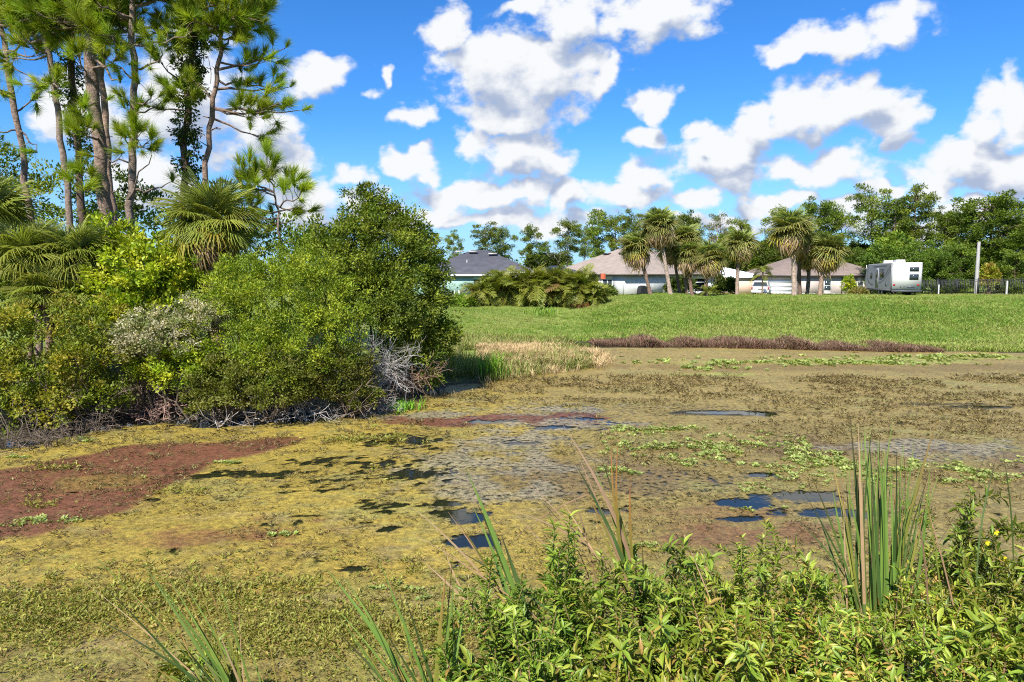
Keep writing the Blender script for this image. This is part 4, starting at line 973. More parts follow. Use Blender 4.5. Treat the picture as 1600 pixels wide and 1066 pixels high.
def sd_(y, z): return (-1 * (.90 - (z - 1.12) * .16 / .56) - .012, y, z)
for (y0, y1, z1, s) in ((-2.0, -1.0, 1.62, .05), (-.92, -.02, 1.66, 0), (.05, .85, 1.60, -.5)): pane([sd_(y0, 1.2), sd_(y1, 1.2), sd_(y1 + s, z1), sd_(y0 + .1, z1)])
pane([(-.78, -2.31, 1.2), (.78, -2.31, 1.2), (.66, -2.155, 1.62), (-.66, -2.155, 1.62)], 'rear_window')
for x in (-.93, .78): a = MB(); box(a, x - .002, x + .152, -2.43, -2.37, .8, 1.08); a.build('tail_light', M['red_lens'], suv)
a = MB(); box(a, -.9, .9, -2.48, -2.39, .4, .62); a.build('bumper', M['white_paint'], suv)
a = MB(); box(a, -.26, .26, -2.44, -2.40, .78, .92); a.build('number_plate', M['concrete'], suv)
for y in (-1.45, 1.45):
    for x in (-.84, .84): wheel(suv, x, y, .37, .24)
a = MB(); box(a, -1.1, -.93, .75, .9, 1.1, 1.25); a.build('mirror', M['white_paint'], suv)

# ------------------------------------------------------------------ fence, posts, pole
def fence(label, p0, p1, n, zt, hole=None):
    p0 = np.array(p0); p1 = np.array(p1); L = np.linalg.norm(p1 - p0); z0 = gz_at(*p0); z1 = gz_at(*p1)
    o = thing('metal_fence', label, 'fence', (p0[0], p0[1], z0), math.atan2(p1[1] - p0[1], p1[0] - p0[0]))
    pk = MB(); box(pk, -.02, .02, -.02, .02, .06, zt); pk = pk.mesh('picket', M['black'])
    ps = MB(); box(ps, -.04, .04, -.04, .04, -.1, zt + .12); box(ps, -.05, .05, -.05, .05, zt + .121, zt + .15); ps = ps.mesh('post', M['black'])
    for i in range(n + 1): link('post', ps, o, (L * i / n, 0, (z1 - z0) * i / n))
    for z in (.16, zt - .22, zt - .03):
        a = MB(); V = []
        for x in (0, L):
            for (dy, dz) in ((-.016, 0), (.016, 0), (.016, .035), (-.016, .035)): V.append((x, dy, z + dz + (z1 - z0) * x / L))
        a.add(V, [(0, 1, 5, 4), (1, 2, 6, 5), (2, 3, 7, 6), (3, 0, 4, 7)]); a.build('rail', M['black'], o)
    k = int(L / .135)
    for i in range(1, k):
        if min(abs(i * L / k - L * j / n) for j in range(n + 1)) < .06: continue
        link('picket', pk, o, (i * L / k, 0, (z1 - z0) * i / k))
f0_, f1_ = (X(1432, 69), 69.0), (X(1494, 69), 69.0)
fence('black metal picket fence run between the trailer and the first bend', f0_, f1_, 2, 1.62)
fence('black metal picket fence run receding from the bend past the utility pole', (X(1490, 69.4), 69.4), (X(1640, 66), 66.0), 4, 1.62)
def post(label, px, Y, h, r, nm, m, cat):
    x = X(px, Y); a = MB(); z = gz_at(x, Y)
    tube(a, [(0, 0, -.1), (0, 0, h - .02), (0, 0, h), (0, 0, h + .01)], [r, r * .9, r * .9, .005], 10)
    o = a.build(nm, M[m]); o.location = (x, Y, z); return tag(o, label, cat)
pole = thing('utility_pole', 'tall grey concrete pole rising behind the black fence', 'pole', (X(1523, 76), 76, 1.5))
a = MB(); V = []
for z, s in ((-.1, .17), (6.1, .11)):
    for sx_, sy_ in ((-1, -1), (1, -1), (1, 1), (-1, 1)): V.append((sx_ * s, sy_ * s, z))
a.add(V, [(0, 1, 5, 4), (1, 2, 6, 5), (2, 3, 7, 6), (3, 0, 4, 7), (4, 5, 6, 7)]); a.build('shaft', M['pole'], pole)
a = MB(); box(a, -.085, .085, -.085, .085, 6.1, 6.18); a.build('cap', M['pole'], pole)
post('short white marker post in front of the fence near the trailer', 1465, 66.5, 1.0, .06, 'marker_post', 'white_trim', 'post')
post('pale stub post against the fence at the right edge', 1571, 65.5, 1.35, .09, 'stub_post', 'concrete', 'post')

# ------------------------------------------------------------------ palms on the berm
def bp(label, foot, topx, topy, Y, seed, size, **k):
    fx = X(foot, Y); c = at(topx, topy, Y)
    return fan_palm(label, (fx, Y, gz_at(fx, Y)), c, seed, size * 1.17, k.pop('r', .17), group='cabbage palms on the berm', far=True, **k)
KW = dict(n=36, ndead=40, nyel=5, lowest=-.8, petty=.9)
bp('cabbage palm with a low crown over the corner of the tan roofed house', 1016, 996, 386, 62, 501, 1.08, trunk_t=(.62, .5, .45), **KW)
bp('tallest cabbage palm left of centre with a leaning pale trunk', 1047, 1029, 354, 61, 502, 1.15, trunk_t=(1.1, 1, .95), **KW)
bp('cabbage palm with a slim dark trunk behind the leaning pale one', 1062, 1050, 384, 65, 503, 1.05, trunk_t=(.55, .45, .4), r=.13, **KW)
bp('cabbage palm crowded between the leaning palm and the yellowing one', 1073, 1070, 372, 64, 504, 1.0, trunk_t=(.7, .6, .52), r=.14, **KW)
bp('cabbage palm with a straight dark trunk left of the yellowing palm', 1081, 1076, 398, 63, 505, .95, trunk_t=(.5, .4, .35), **KW)
bp('short cabbage palm with many yellowing fronds and a deep skirt of dead ones', 1102, 1110, 403, 61.5, 506, 1.05, trunk_t=(.8, .65, .55), n=24, nyel=16, ndead=26, lowest=-.8, petty=.85)
bp('cabbage palm with a slightly bent trunk in front of the white metal roof', 1151, 1159, 381, 65, 507, 1.12, trunk_t=(.9, .8, .75), n=30, nyel=8, ndead=20, lowest=-.9, petty=.85)
bp('tall cabbage palm with a thick pale trunk left of the window of the pinkish house', 1240, 1235, 358, 62, 508, 1.25, r=.22, trunk_t=(1.1, 1.0, .95), **KW)
bp('cabbage palm with a shaded trunk right behind the thick pale one', 1249, 1252, 372, 64, 509, 1.05, trunk_t=(.42, .34, .3), **KW)  # trunk tint darkened to carry the shade it stands in
bp('cabbage palm with a drooping skirt right of the thick pale trunk', 1280, 1292, 392, 62.5, 510, 1.2, r=.18, trunk_t=(.9, .75, .66), n=30, nyel=9, ndead=30, lowest=-.9, petty=.85)
bp('stubby cabbage palm half hidden between the two thick trunks', 1260, 1262, 398, 66, 511, .85, trunk_t=(.55, .5, .45), **KW)

# feather palms: hedge in front of the houses
def feather_mesh(seed, L=2.2, nl=30, ll=.58, w=.075, cols=((.165, .19, .035), (.12, .15, .026)), arch=1.0, tip=((.22, .17, .03))):
    rng = R(seed); mb = MB(); ts = np.linspace(0, 1, 8)
    C = np.stack([0 * ts, L * (ts - .18 * arch * ts ** 2), -L * .62 * arch * ts ** 2.2 + .05 * ts], 1)
    tube(mb, C, np.linspace(.028, .006, 8), 3, (.22, .19, .05))
    for i in range(nl):
        t = .12 + .86 * i / nl; p = np.array([np.interp(t, ts, C[:, k]) for k in range(3)])
        d = norm(np.array([np.interp(min(1, t + .05), ts, C[:, k]) for k in range(3)]) - p)
        for s in (-1, 1):
            l = ll * (.45 + sin(pi * min(t * .95 + .08, 1)) * .7) * rng.uniform(.85, 1.1)
            v = norm(np.array((s * .85, 0, .35)) + d * .75 + rng.normal(size=3) * .12)
            q = p + v * l * .55; e = p + v * l + np.array((0, 0, -.22 * l))
            u = norm(d) * w * .5
            c = np.array(cols[i % len(cols)]) * rng.uniform(.75, 1.3)
            mb.add([p - u * .6, p + u * .6, q + u, q - u, e], [(0, 1, 2), (0, 2, 3), (3, 2, 4)], np.array([c * .9, c * .9, c, c, c * .7 + np.array(tip) * .5]))
    return mb.mesh('frond', M['leaf_var'])
FEA = [feather_mesh(60 + i, arch=.75 + .25 * i) for i in range(3)]
FEA_B = [feather_mesh(70, arch=1.25, cols=((.22, .15, .07), (.17, .11, .05)))]
def feather_palm(label, foot, seed, size, n, height, group=None, cat='palm tree', lo=.1, hi=1.35, name='feather_palm', spread=.35, brown=.12, trunk=.07):
    rng = R(seed); foot = np.array(foot, float)
    o = thing(name, label, cat, foot, 0, group)
    mb = MB()
    for k in range(3 if spread > .2 else 1):
        q = rng.normal(size=2) * spread; tube(mb, [(q[0] * .6, q[1] * .6, -.1), (q[0], q[1], height)], [trunk, trunk * .7], 6, (.7, .6, .45))
    mb.build('stem', M['palm_bark'], o)
    for k in range(n):
        a = k * 2.39996 + rng.uniform(-.3, .3); e = lo + (hi - lo) * ((k + .5) / n) + rng.normal() * .1
        d = Vector((cos(a) * cos(e), sin(a) * cos(e), sin(e))); up_ = Vector((-cos(a) * sin(e), -sin(a) * sin(e), cos(e))); x = d.cross(up_)
        m = Matrix((x, d, up_)).transposed() @ Matrix.Rotation(rng.normal() * .3, 3, 'Y'); s = size * rng.uniform(.8, 1.2)
        q = rng.normal(size=2) * spread
        dead_ = rng.rand() < brown and e < .6
        f = link('frond', (FEA_B if dead_ else FEA)[0 if dead_ else rng.randint(3)], o, (q[0], q[1], height * rng.uniform(.75, 1.05)), m.to_euler(), (s, s, s))
        if dead_: f['label'] = 'browned frond'
HL = ['leftmost pygmy date palm of the hedge, in front of the pale green wall', 'second palm from the left in the hedge, under the white patio cover', 'hedge palm in front of the right slope of the grey roof', 'hedge palm below the gap between the two roofs',
      'hedge palm at the left foot of the tan roof', 'hedge palm in front of the left part of the pool cage', 'hedge palm in front of the peak of the pool cage', 'second palm from the right end of the hedge, beside the window', 'rightmost palm of the hedge at the edge of the mown slope']
for i, (px, Y, h, s) in enumerate([(757, 57.5, 1.2, .85), (781, 58, 1.6, .95), (806, 58, 1.5, .92), (829, 57.5, 1.7, .98), (852, 57.5, 1.7, .98), (875, 57, 1.65, .98), (897, 56.5, 1.6, .95), (912, 56.5, 1.2, .82), (922, 56, .8, .62)]):
    x = X(px, Y); feather_palm(HL[i], (x, Y, gz_at(x, Y)), 600 + i, s * .92, 84, h * 1.02, 'pygmy date palms in the hedge', lo=-.75, spread=.55, hi=1.5)
x = X(1190, 74); feather_palm('small slender palm in front of the white car', (x, 74, gz_at(x, 74)), 620, .62, 18, 3.1, None, lo=-.1, hi=1.2, spread=.03, brown=0, trunk=.09)
x = X(1106, 60.6); feather_palm('low dark feather palm under the yellowing cabbage palm', (x, 60.6, gz_at(x, 60.6)), 621, .45, 18, .5, None, lo=0, spread=.15, brown=0)
def far_shrub(label, px, py, Y, rx, ry, seed, cols, name='shrub', cat='shrub', n=120, ls=(.3, .16)):
    shrub(label, cat, [E(px, py, Y, rx, ry), E(px + rx * .5, py + ry * .2, Y, rx * .6, ry * .7), E(px - rx * .5, py + ry * .3, Y, rx * .6, ry * .6)], n, 26, .32, ls, cols, seed, name, stems=4)
far_shrub('dark shrub in front of the white metal roofed building', 1131, 447, 70, 13, 13, 631, DARK)
far_shrub('dark bush in the shade behind the palms against the white house', 1062, 446, 74, 20, 12, 632, DARK)
far_shrub('small bright green shrub before the right end of the pinkish house', 1327, 446, 74, 7, 13, 633, LIME, n=60, ls=(.22, .12))
far_shrub('low weedy bush left of the trailer nose', 1341, 456, 72, 12, 6, 634, [(.15, .16, .04), (.20, .17, .06)], n=60, ls=(.2, .08))
far_shrub('low green plant at the right end of the palm hedge', 950, 458, 64, 9, 8, 635, [(.12, .17, .05), (.16, .20, .08)], n=60, ls=(.25, .1))
far_shrub('low lime weeds at the left foot of the palm hedge', 712, 474, 56, 24, 8, 636, [(.16, .24, .02), (.12, .2, .02)], n=110, ls=(.22, .1), name='weed_clump', cat='weeds')
far_shrub('yellow green sapling behind the fence beside the pole', 1546, 432, 80, 10, 16, 637, [(.20, .22, .03), (.25, .2, .05)], n=90)
far_shrub('reddish dead weed clump at the right foot of the palm hedge', 905, 480, 55, 12, 5, 638, [(.30, .15, .07), (.24, .14, .07)], n=40, ls=(.2, .06), name='weed_clump', cat='weeds')

# ------------------------------------------------------------------ trees behind the houses
def far_pine_mesh(seed, H=14., crown_from=.5, W=4.2, nb=22, cols=((.115, .155, .022), (.14, .175, .026), (.09, .13, .02)), per=80, dense=1.1):
    """trunk+limbs mesh and a crown of flattened needle clumps for a pine of height H"""
    rng = R(seed); tm = MB(); cm = MB()
    ts = np.linspace(0, 1, 8); C = np.stack([np.cumsum(rng.normal(size=8) * .10), np.cumsum(rng.normal(size=8) * .10), ts * H * .97], 1); C[0, :2] = 0
    tube(tm, C, np.linspace(.19, .045, 8), 7, (1, .9, .85))
    cols = np.array(cols)
    for i in range(nb):
        f = crown_from + (1 - crown_from) * (i + rng.rand() * .8) / nb; p = np.array([np.interp(f, ts, C[:, k]) for k in range(3)])
        prof = sin(pi * min(1, max(.05, (1 - f) / (1 - crown_from) * .78 + .16))) ** .7
        a = i * 2.4 + rng.uniform(-.5, .5); L = W * .5 * prof * rng.uniform(.55, 1.1)
        e = p + np.array((cos(a) * L, sin(a) * L, L * rng.uniform(.1, .55)))
        tube(tm, [p, (p + e) / 2 + rng.normal(size=3) * .15, e], [.06, .045, .02], 4, (.85, .75, .7))
        for k in range(rng.randint(2, 5)):
            c = p + (e - p) * rng.uniform(.55, 1.05) + rng.normal(size=3) * np.array((.45, .45, .3))
            r = rng.uniform(.45, .85) * dense
            off = randdir(rng, per) * rng.rand(per, 1) ** .4; off[:, 2] *= .62
            D = norm(off + rng.normal(size=(per, 3)) * .5 + np.array((0, 0, .5))); N = norm(off * .5 + rng.normal(size=(per, 3)) * .5 + np.array((0, 0, .6)))
            l = rng.uniform(.22, .42, per); T = cols[rng.randint(len(cols))] * rng.uniform(.8, 1.2) * rng.uniform(.75, 1.3, (per, 1))
            scatter(cm, LEAF_V, LEAF_F, c + off * r, D, N, np.stack([l * .42, l, l], 1), T)
    return tm.mesh('trunk', M['bark'], True), cm.mesh('crown', M['leaf_var'])
PINES = {'tall': far_pine_mesh(801, 14, .52, 5.2, 22), 'open': far_pine_mesh(802, 14, .42, 6.0, 26), 'slim': far_pine_mesh(803, 14, .40, 3.8, 22), 'full': far_pine_mesh(804, 12, .15, 7.0, 60, ((.085, .135, .017), (.11, .16, .02), (.07, .11, .015))),
         'brownish': far_pine_mesh(805, 14, .42, 5.2, 22, ((.13, .12, .045), (.10, .115, .03))), 'young': far_pine_mesh(806, 8, .05, 5.0, 44, ((.08, .125, .018), (.105, .15, .02), (.06, .10, .015)))}
HT = {'tall': 14, 'open': 14, 'slim': 14, 'full': 12, 'brownish': 14, 'young': 8}
def far_pine(label, px, py, Y, kind, wid=1.0, group='pines behind the houses', seed=0):
    x = X(px, Y); z = 1.4 if Y > 80 else gz_at(x, Y); top = at(px, py, Y)[2]; s = (top - z) / HT[kind]
    o = thing('pine_tree', label, 'pine tree', (x, Y, z - .05), (px * 1.7) % 6.28, group)
    for me, nm in zip(PINES[kind], ('trunk', 'crown')): link(nm, me, o, None, None, (s * wid, s * wid, s))
for a in [('flat topped pine seen over the left slope of the grey roof', 708, 364, 118, 'tall', .85), ('broad crowned pine behind the ridge of the grey roof', 757, 351, 112, 'tall', 1.15), ('second broad pine behind the right half of the grey roof', 784, 358, 116, 'open', 1.0),
          ('dark stemmed pine standing clear above the gap between the two roofs', 828, 354, 108, 'open', .9), ('small pine low in the gap right of the dark stemmed pine', 850, 378, 130, 'slim', 1.0), ('pine above the left foot of the tan roof', 886, 346, 112, 'open', 1.0),
          ('tall narrow pine above the left slope of the tan roof', 932, 328, 115, 'slim', 1.0), ('pine close left of the tall narrow one', 912, 350, 118, 'tall', .8), ('bushy pine above the ridge of the tan roof', 962, 338, 114, 'open', .9), ('pine behind the left crown of the cabbage palms', 988, 334, 118, 'tall', .9),
          ('bright pine behind the gap right of the tallest left palm', 1070, 338, 110, 'full', .75), ('brownish pine above the yellowing palm', 1122, 340, 118, 'brownish', .9), ('green pine right of the brownish one', 1152, 344, 114, 'open', .8),
          ('pine rising left behind the thick trunked palm', 1214, 326, 112, 'open', .9), ('wide green pine behind the crown of the thick trunked palm', 1272, 318, 104, 'full', .85), ('pine right of the wide green one over the brown roof', 1308, 332, 108, 'open', .85),
          ('tall open pine with a round head behind the trailer', 1357, 296, 96, 'tall', 1.0), ('thin pine between the two tall ones behind the trailer', 1392, 312, 98, 'slim', 1.0), ('tall pine with a tufted head right of the trailer', 1426, 294, 97, 'tall', .95), ('darker pine close behind the tufted headed one', 1412, 318, 102, 'open', .85),
          ('pine left of the great domed pine', 1468, 332, 100, 'full', .85), ('pine between the tufted headed one and the domed one', 1492, 340, 104, 'full', .9), ('great domed pine behind the utility pole', 1543, 311, 88, 'full', 1.25), ('pine at the right edge of the wood', 1590, 344, 90, 'full', 1.0), ('pine cut off by the right edge', 1640, 338, 92, 'full', 1.1), ('pine behind the domed one at its right', 1575, 342, 99, 'full', .9),
          ('young bright pine right behind the trailer roof', 1425, 384, 84, 'young', 1.0), ('young pine left behind the trailer', 1372, 388, 86, 'young', 1.0), ('young pine behind the fence beside the marker post', 1470, 392, 85, 'young', 1.0), ('young pine over the roof end of the pinkish house', 1338, 392, 92, 'young', .9),
          ('young pine left of the utility pole', 1500, 386, 86, 'young', 1.05), ('young pine right of the utility pole', 1585, 396, 82, 'young', 1.0), ('young pine among the palms behind the slender palm', 1196, 378, 104, 'young', 1.1)]:
    far_pine(*a)
def far_tree(label, px, py, Y, rx, ry, seed, cols, n=260, ls=(.42, .24), name='broadleaf_tree'):
    rng = R(seed); base_z = 1.4; s = Y / F; c = at(px, py, Y); o = thing(name, label, 'tree', (c[0], c[1], base_z), 0, 'broadleaf trees of the far wood')
    lobes = []
    for k in range(7):
        d = randdir(rng, 1)[0] * np.array((rx * s * .62, rx * s * .5, ry * s * .6)); lobes.append((c - np.array((c[0], c[1], base_z)) + d, np.array((rx * s * .5, rx * s * .5, ry * s * .45)) * rng.uniform(.7, 1.15)))
    f = MB(); crown(f, rng, lobes, n, 30, .55, ls, cols, ground=.1); f.build('crown', M['leaf_var'], o)
    t_ = MB(); h = c[2] - base_z; tube(t_, [(0, 0, -.1), (.1, 0, h * .5), (0, .1, h)], [.22, .16, .06], 7, (.8, .7, .65))
    for k in range(5): l = lobes[k][0]; tube(t_, [(.05, 0, h * .4), l * .6 + np.array((0, 0, h * .2)), l], [.09, .06, .02], 5, (.8, .7, .65))
    t_.build('trunk', M['bark'], o, True)
for a in [('dark tree behind the fence under the domed pine', 1530, 412, 90, 42, 42, 901, DARK), ('dark tree at the right edge under the pines', 1590, 420, 88, 40, 38, 902, DEEP), ('dark green tree over the left part of the fence', 1470, 420, 91, 34, 30, 903, DEEP), ('green tree behind the trailer', 1400, 402, 92, 40, 36, 904, DEEP),
          ('shady tree behind the right end of the brown roof', 1340, 404, 100, 30, 26, 905, DARK), ('shady tree behind the slender palm', 1205, 408, 104, 26, 30, 906, DARK), ('green tree between the yellowing palm and the bent trunked palm', 1135, 405, 104, 26, 34, 907, DEEP), ('shady tree behind the left palm group', 1065, 400, 108, 30, 30, 908, DEEP),
          ('low dark tree in the gap between the grey and the tan roof', 843, 408, 110, 20, 13, 909, DARK), ('low dark tree behind the left end of the tan roof', 865, 412, 104, 14, 10, 910, DARK), ('tree at the back of the white metal roofed building', 1172, 412, 106, 22, 24, 911, DEEP), ('tree behind the ridge of the brown roof', 1268, 402, 106, 34, 28, 912, DEEP),
          ('dark tree filling behind the fence between trailer and pole', 1440, 428, 88, 36, 24, 913, DEEP)]: far_tree(*a)
rng = R(77)
for k, (px, py, Y, lab) in enumerate([(862, 400, 104, 'bare pale grey tree left of the tan roof'), (1118, 352, 112, 'bare twiggy treetop over the yellowing palm')]):
    mb = MB(); x = X(px, Y)
    zt = at(px, py, Y)[2]; tube(mb, [(0, 0, 0), (0, 0, zt - 1.4)], [.14, .07], 5, (.3, .28, .27))
    for i in range(16): twigs(mb, rng, (0, 0, (zt - 1.4) * rng.uniform(.6, 1)), (rng.normal(), rng.normal(), .8), 2.2, .03, 2, (.33, .30, .29), .5)
    o = mb.build('bare_tree', M['twig']); o.location = (x, Y, 1.4); tag(o, lab, 'tree')
# far wood that closes the view
rng = R(78); mb = MB()
n = 900; px_ = rng.uniform(-300, 2000, n); Yw = rng.uniform(128, 175, n); zz = rng.uniform(0, 1, n) ** .8 * rng.uniform(3.5, 7.5, n)
cc = np.stack([X(px_, Yw), Yw, 1.2 + zz], 1); k = 40
off = randdir(rng, n * k) * rng.rand(n * k, 1) ** .4 * np.array((1.6, 1.6, 1.0)); P_ = np.repeat(cc, k, 0) + off
D_ = norm(off + rng.normal(size=off.shape) + np.array((0, 0, .6))); l = rng.uniform(.5, 1.0, n * k)
scatter(mb, LEAF_V, LEAF_F, P_, D_, norm(rng.normal(size=off.shape) + np.array((0, -.3, .8))), np.stack([l * .55, l, l], 1), np.repeat(np.array(DEEP + DARK + MID)[rng.randint(0, 11, n)] * rng.uniform(.8, 1.3, (n, 1)), k, 0))
stuff(mb.build('far_wood', M['leaf']))
# ------------------------------------------------------------------ grass, weeds and water plants that nobody could count
def instancer(name, pts, normals_rot, scl, sources, pick=None):
    """points that carry small meshes picked at random (geometry nodes)"""
    pts = np.asarray(pts, np.float32); n = len(pts)
    me = bpy.data.meshes.new(name); me.vertices.add(n); me.vertices.foreach_set('co', pts.ravel())
    a = me.attributes.new('rot', 'FLOAT_VECTOR', 'POINT'); a.data.foreach_set('vector', np.asarray(normals_rot, np.float32).ravel())
    a = me.attributes.new('scl', 'FLOAT', 'POINT'); a.data.foreach_set('value', np.asarray(scl, np.float32))
    a = me.attributes.new('pick', 'INT', 'POINT'); a.data.foreach_set('value', (R(n).randint(0, len(sources), n) if pick is None else pick).astype(np.int32))
    o = stuff(link(name, me))
    src = bpy.data.collections.new(name + '_source')
    for i, s in enumerate(sources): src.objects.link(bpy.data.objects.new('%s_piece' % name, s))
    g = bpy.data.node_groups.new(name, 'GeometryNodeTree')
    g.interface.new_socket('Geometry', in_out='INPUT', socket_type='NodeSocketGeometry'); g.interface.new_socket('Geometry', in_out='OUTPUT', socket_type='NodeSocketGeometry')
    gi = g.nodes.new('NodeGroupInput'); go = g.nodes.new('NodeGroupOutput'); ip = g.nodes.new('GeometryNodeInstanceOnPoints'); ci = g.nodes.new('GeometryNodeCollectionInfo')
    ci.inputs['Collection'].default_value = src; ci.inputs['Separate Children'].default_value = True; ci.inputs['Reset Children'].default_value = True
    def named(nm, ty):
        q = g.nodes.new('GeometryNodeInputNamedAttribute'); q.data_type = ty; q.inputs['Name'].default_value = nm
        return q.outputs['Attribute']
    g.links.new(gi.outputs[0], ip.inputs['Points']); g.links.new(ci.outputs[0], ip.inputs['Instance']); ip.inputs['Pick Instance'].default_value = True
    g.links.new(named('pick', 'INT'), ip.inputs['Instance Index']); g.links.new(named('rot', 'FLOAT_VECTOR'), ip.inputs['Rotation']); g.links.new(named('scl', 'FLOAT'), ip.inputs['Scale'])
    g.links.new(ip.outputs[0], go.inputs[0])
    md = o.modifiers.new('scatter', 'NODES'); md.node_group = g
    return o
def tuft(seed, n, h, w, lean, cols, spread=.12, matn='leaf_var', seg=2, droop=.3):
    rng = R(seed); mb = MB(); cols = np.array(cols)
    for i in range(n):
        a = rng.uniform(0, 2 * pi); p = np.array((rng.normal() * spread, rng.normal() * spread, -.02)); l = h * rng.uniform(.55, 1.15)
        d = np.array((cos(a), sin(a), 0)); s = np.array((-sin(a), cos(a), 0)); b = rng.uniform(.3, 1) * lean
        q1 = p + (d * b * .35 + np.array((0, 0, .6))) * l; q2 = p + (d * b * (.8 + droop) + np.array((0, 0, 1 - .3 * b - droop * .3 * b))) * l
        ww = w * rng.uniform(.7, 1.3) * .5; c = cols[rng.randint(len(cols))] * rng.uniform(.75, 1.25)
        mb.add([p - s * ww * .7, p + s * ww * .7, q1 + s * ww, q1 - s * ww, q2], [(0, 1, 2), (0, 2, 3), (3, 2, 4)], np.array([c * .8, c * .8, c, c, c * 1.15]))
    return mb.mesh('tuft', M[matn])
def sprig(seed, n, r, l, w, cols, h=.05, matn='leaf_var'):
    rng = R(seed); mb = MB(); a = rng.uniform(0, 2 * pi, n); rr = r * rng.rand(n) ** .5
    pos = np.stack([np.cos(a) * rr, np.sin(a) * rr, rng.uniform(0, h, n)], 1)
    D = norm(np.stack([np.cos(a + rng.normal(size=n) * .6), np.sin(a + rng.normal(size=n) * .6), rng.uniform(.05, .9, n)], 1))
    ll = l * rng.uniform(.6, 1.3, n)
    scatter(mb, LEAF_V, LEAF_F, pos, D, norm(np.array((0, 0, 1.)) + rng.normal(size=(n, 3)) * .35), np.stack([ll * w, ll, ll], 1), np.array(cols)[rng.randint(0, len(cols), n)] * rng.uniform(.75, 1.25, (n, 1)))
    return mb.mesh('sprig', M[matn])
def rots(rng, n, tilt=.15): return np.stack([rng.normal(size=n) * tilt, rng.normal(size=n) * tilt, rng.uniform(0, 6.28, n)], 1)
rng = R(900)
BER = [(.165, .235, .045), (.15, .225, .04), (.19, .25, .06), (.22, .255, .085)]
n = 110000
gx_ = rng.uniform(-14, 62, n); gy_ = rng.uniform(33, 71, n); dd = pond_sd(gx_, gy_); rat = gx_ / gy_
keep = (dd > .5) & (np.abs(gx_ - 1) / gy_ < .86) & (rat > -.16) & ((rat > .105 + .03 * (fbm(gx_ * .3, gy_ * .3, 5) - .5)) | (rng.rand(n) < .55)); gx_, gy_ = gx_[keep], gy_[keep]
pat = fbm(gx_ * .22, gy_ * .35, 91, 3)
sc = (.30 + .50 * pat) * np.where(gx_ / gy_ > .11, 1.0, .72) * (1 - .5 * sstep(50, 60, gy_))
gp = fbm(gx_ * .16, gy_ * .3, 191, 4) + .22 * (rng.rand(len(gx_)) - .5); low = sstep(4.5, .5, pond_sd(gx_, gy_))
pick = np.select([gp < .40, gp < .5, gp < .585], [0, 1, 2], 3); pick = np.where(rng.rand(len(pick)) < .10, 4, pick); sc = sc * (1 + .5 * low) * (.8 + .5 * fbm(gx_ * .5, gy_ * .5, 192, 3))
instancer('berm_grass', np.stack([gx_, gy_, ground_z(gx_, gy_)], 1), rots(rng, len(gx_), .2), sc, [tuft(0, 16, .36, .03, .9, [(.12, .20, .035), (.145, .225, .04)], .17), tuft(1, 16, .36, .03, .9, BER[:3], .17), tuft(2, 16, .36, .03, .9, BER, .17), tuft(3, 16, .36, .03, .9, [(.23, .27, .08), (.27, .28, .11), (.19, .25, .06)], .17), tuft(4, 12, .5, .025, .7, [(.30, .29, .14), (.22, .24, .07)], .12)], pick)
# short grass on the bank in front of the left hedge and round the trailer
n = 9000; gx_ = rng.uniform(15, 66, n); gy_ = rng.uniform(63, 90, n); gx_ = np.where(rng.rand(n) < .3, rng.uniform(-12, 12, n), gx_)
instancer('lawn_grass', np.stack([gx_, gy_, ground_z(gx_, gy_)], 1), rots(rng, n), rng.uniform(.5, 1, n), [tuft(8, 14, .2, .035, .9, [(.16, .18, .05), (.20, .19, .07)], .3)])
# purple brown dead weeds along the far waterline
n = 9000; t_ = rng.rand(n); pxw = 928 + t_ * 545; Yw = np.interp(pxw, [928, 1000, 1150, 1300, 1460], [39.6, 38.8, 37.6, 36.4, 35.4])
xw = X(pxw, Yw); yw = Yw + rng.uniform(-.6, 1.9, n) * (.55 + .6 * vnoise(pxw * .02, pxw * 0 + 3, 4)); 
k = (vnoise(pxw * .05, pxw * 0, 9) + .3 * rng.rand(n) > .26) ; xw, yw = xw[k], yw[k]
DW = [(.20, .095, .07), (.14, .07, .055), (.24, .13, .09), (.27, .18, .13), (.15, .11, .05)]
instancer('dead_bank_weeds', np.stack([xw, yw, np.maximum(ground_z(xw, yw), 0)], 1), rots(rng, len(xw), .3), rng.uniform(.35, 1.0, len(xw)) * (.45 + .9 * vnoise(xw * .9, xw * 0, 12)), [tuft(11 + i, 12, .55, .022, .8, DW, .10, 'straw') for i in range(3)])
# dry tan grass on the spit
n = 7500; c0 = at(850, 553, 32.5); xt = c0[0] + rng.normal(size=n) * 2.3; yt = 32.5 + rng.normal(size=n) * 2.6; dt = pond_sd(xt, yt); pn = fbm(xt * .7, yt * .7, 92, 3)
k = (dt > -.6) & (pn > .38) & (xt / yt > -.05); xt, yt = xt[k], yt[k]
TANC = [(.46, .32, .17), (.52, .38, .21), (.37, .26, .13), (.40, .32, .15)]
instancer('dry_grass', np.stack([xt, yt, np.maximum(ground_z(xt, yt), 0)], 1), rots(rng, len(xt), .25), rng.uniform(.3, 1.0, len(xt)) * (.5 + pn[k] if False else .85), [tuft(21 + i, 14, .6, .022, .8, TANC, .12, 'straw') for i in range(3)])
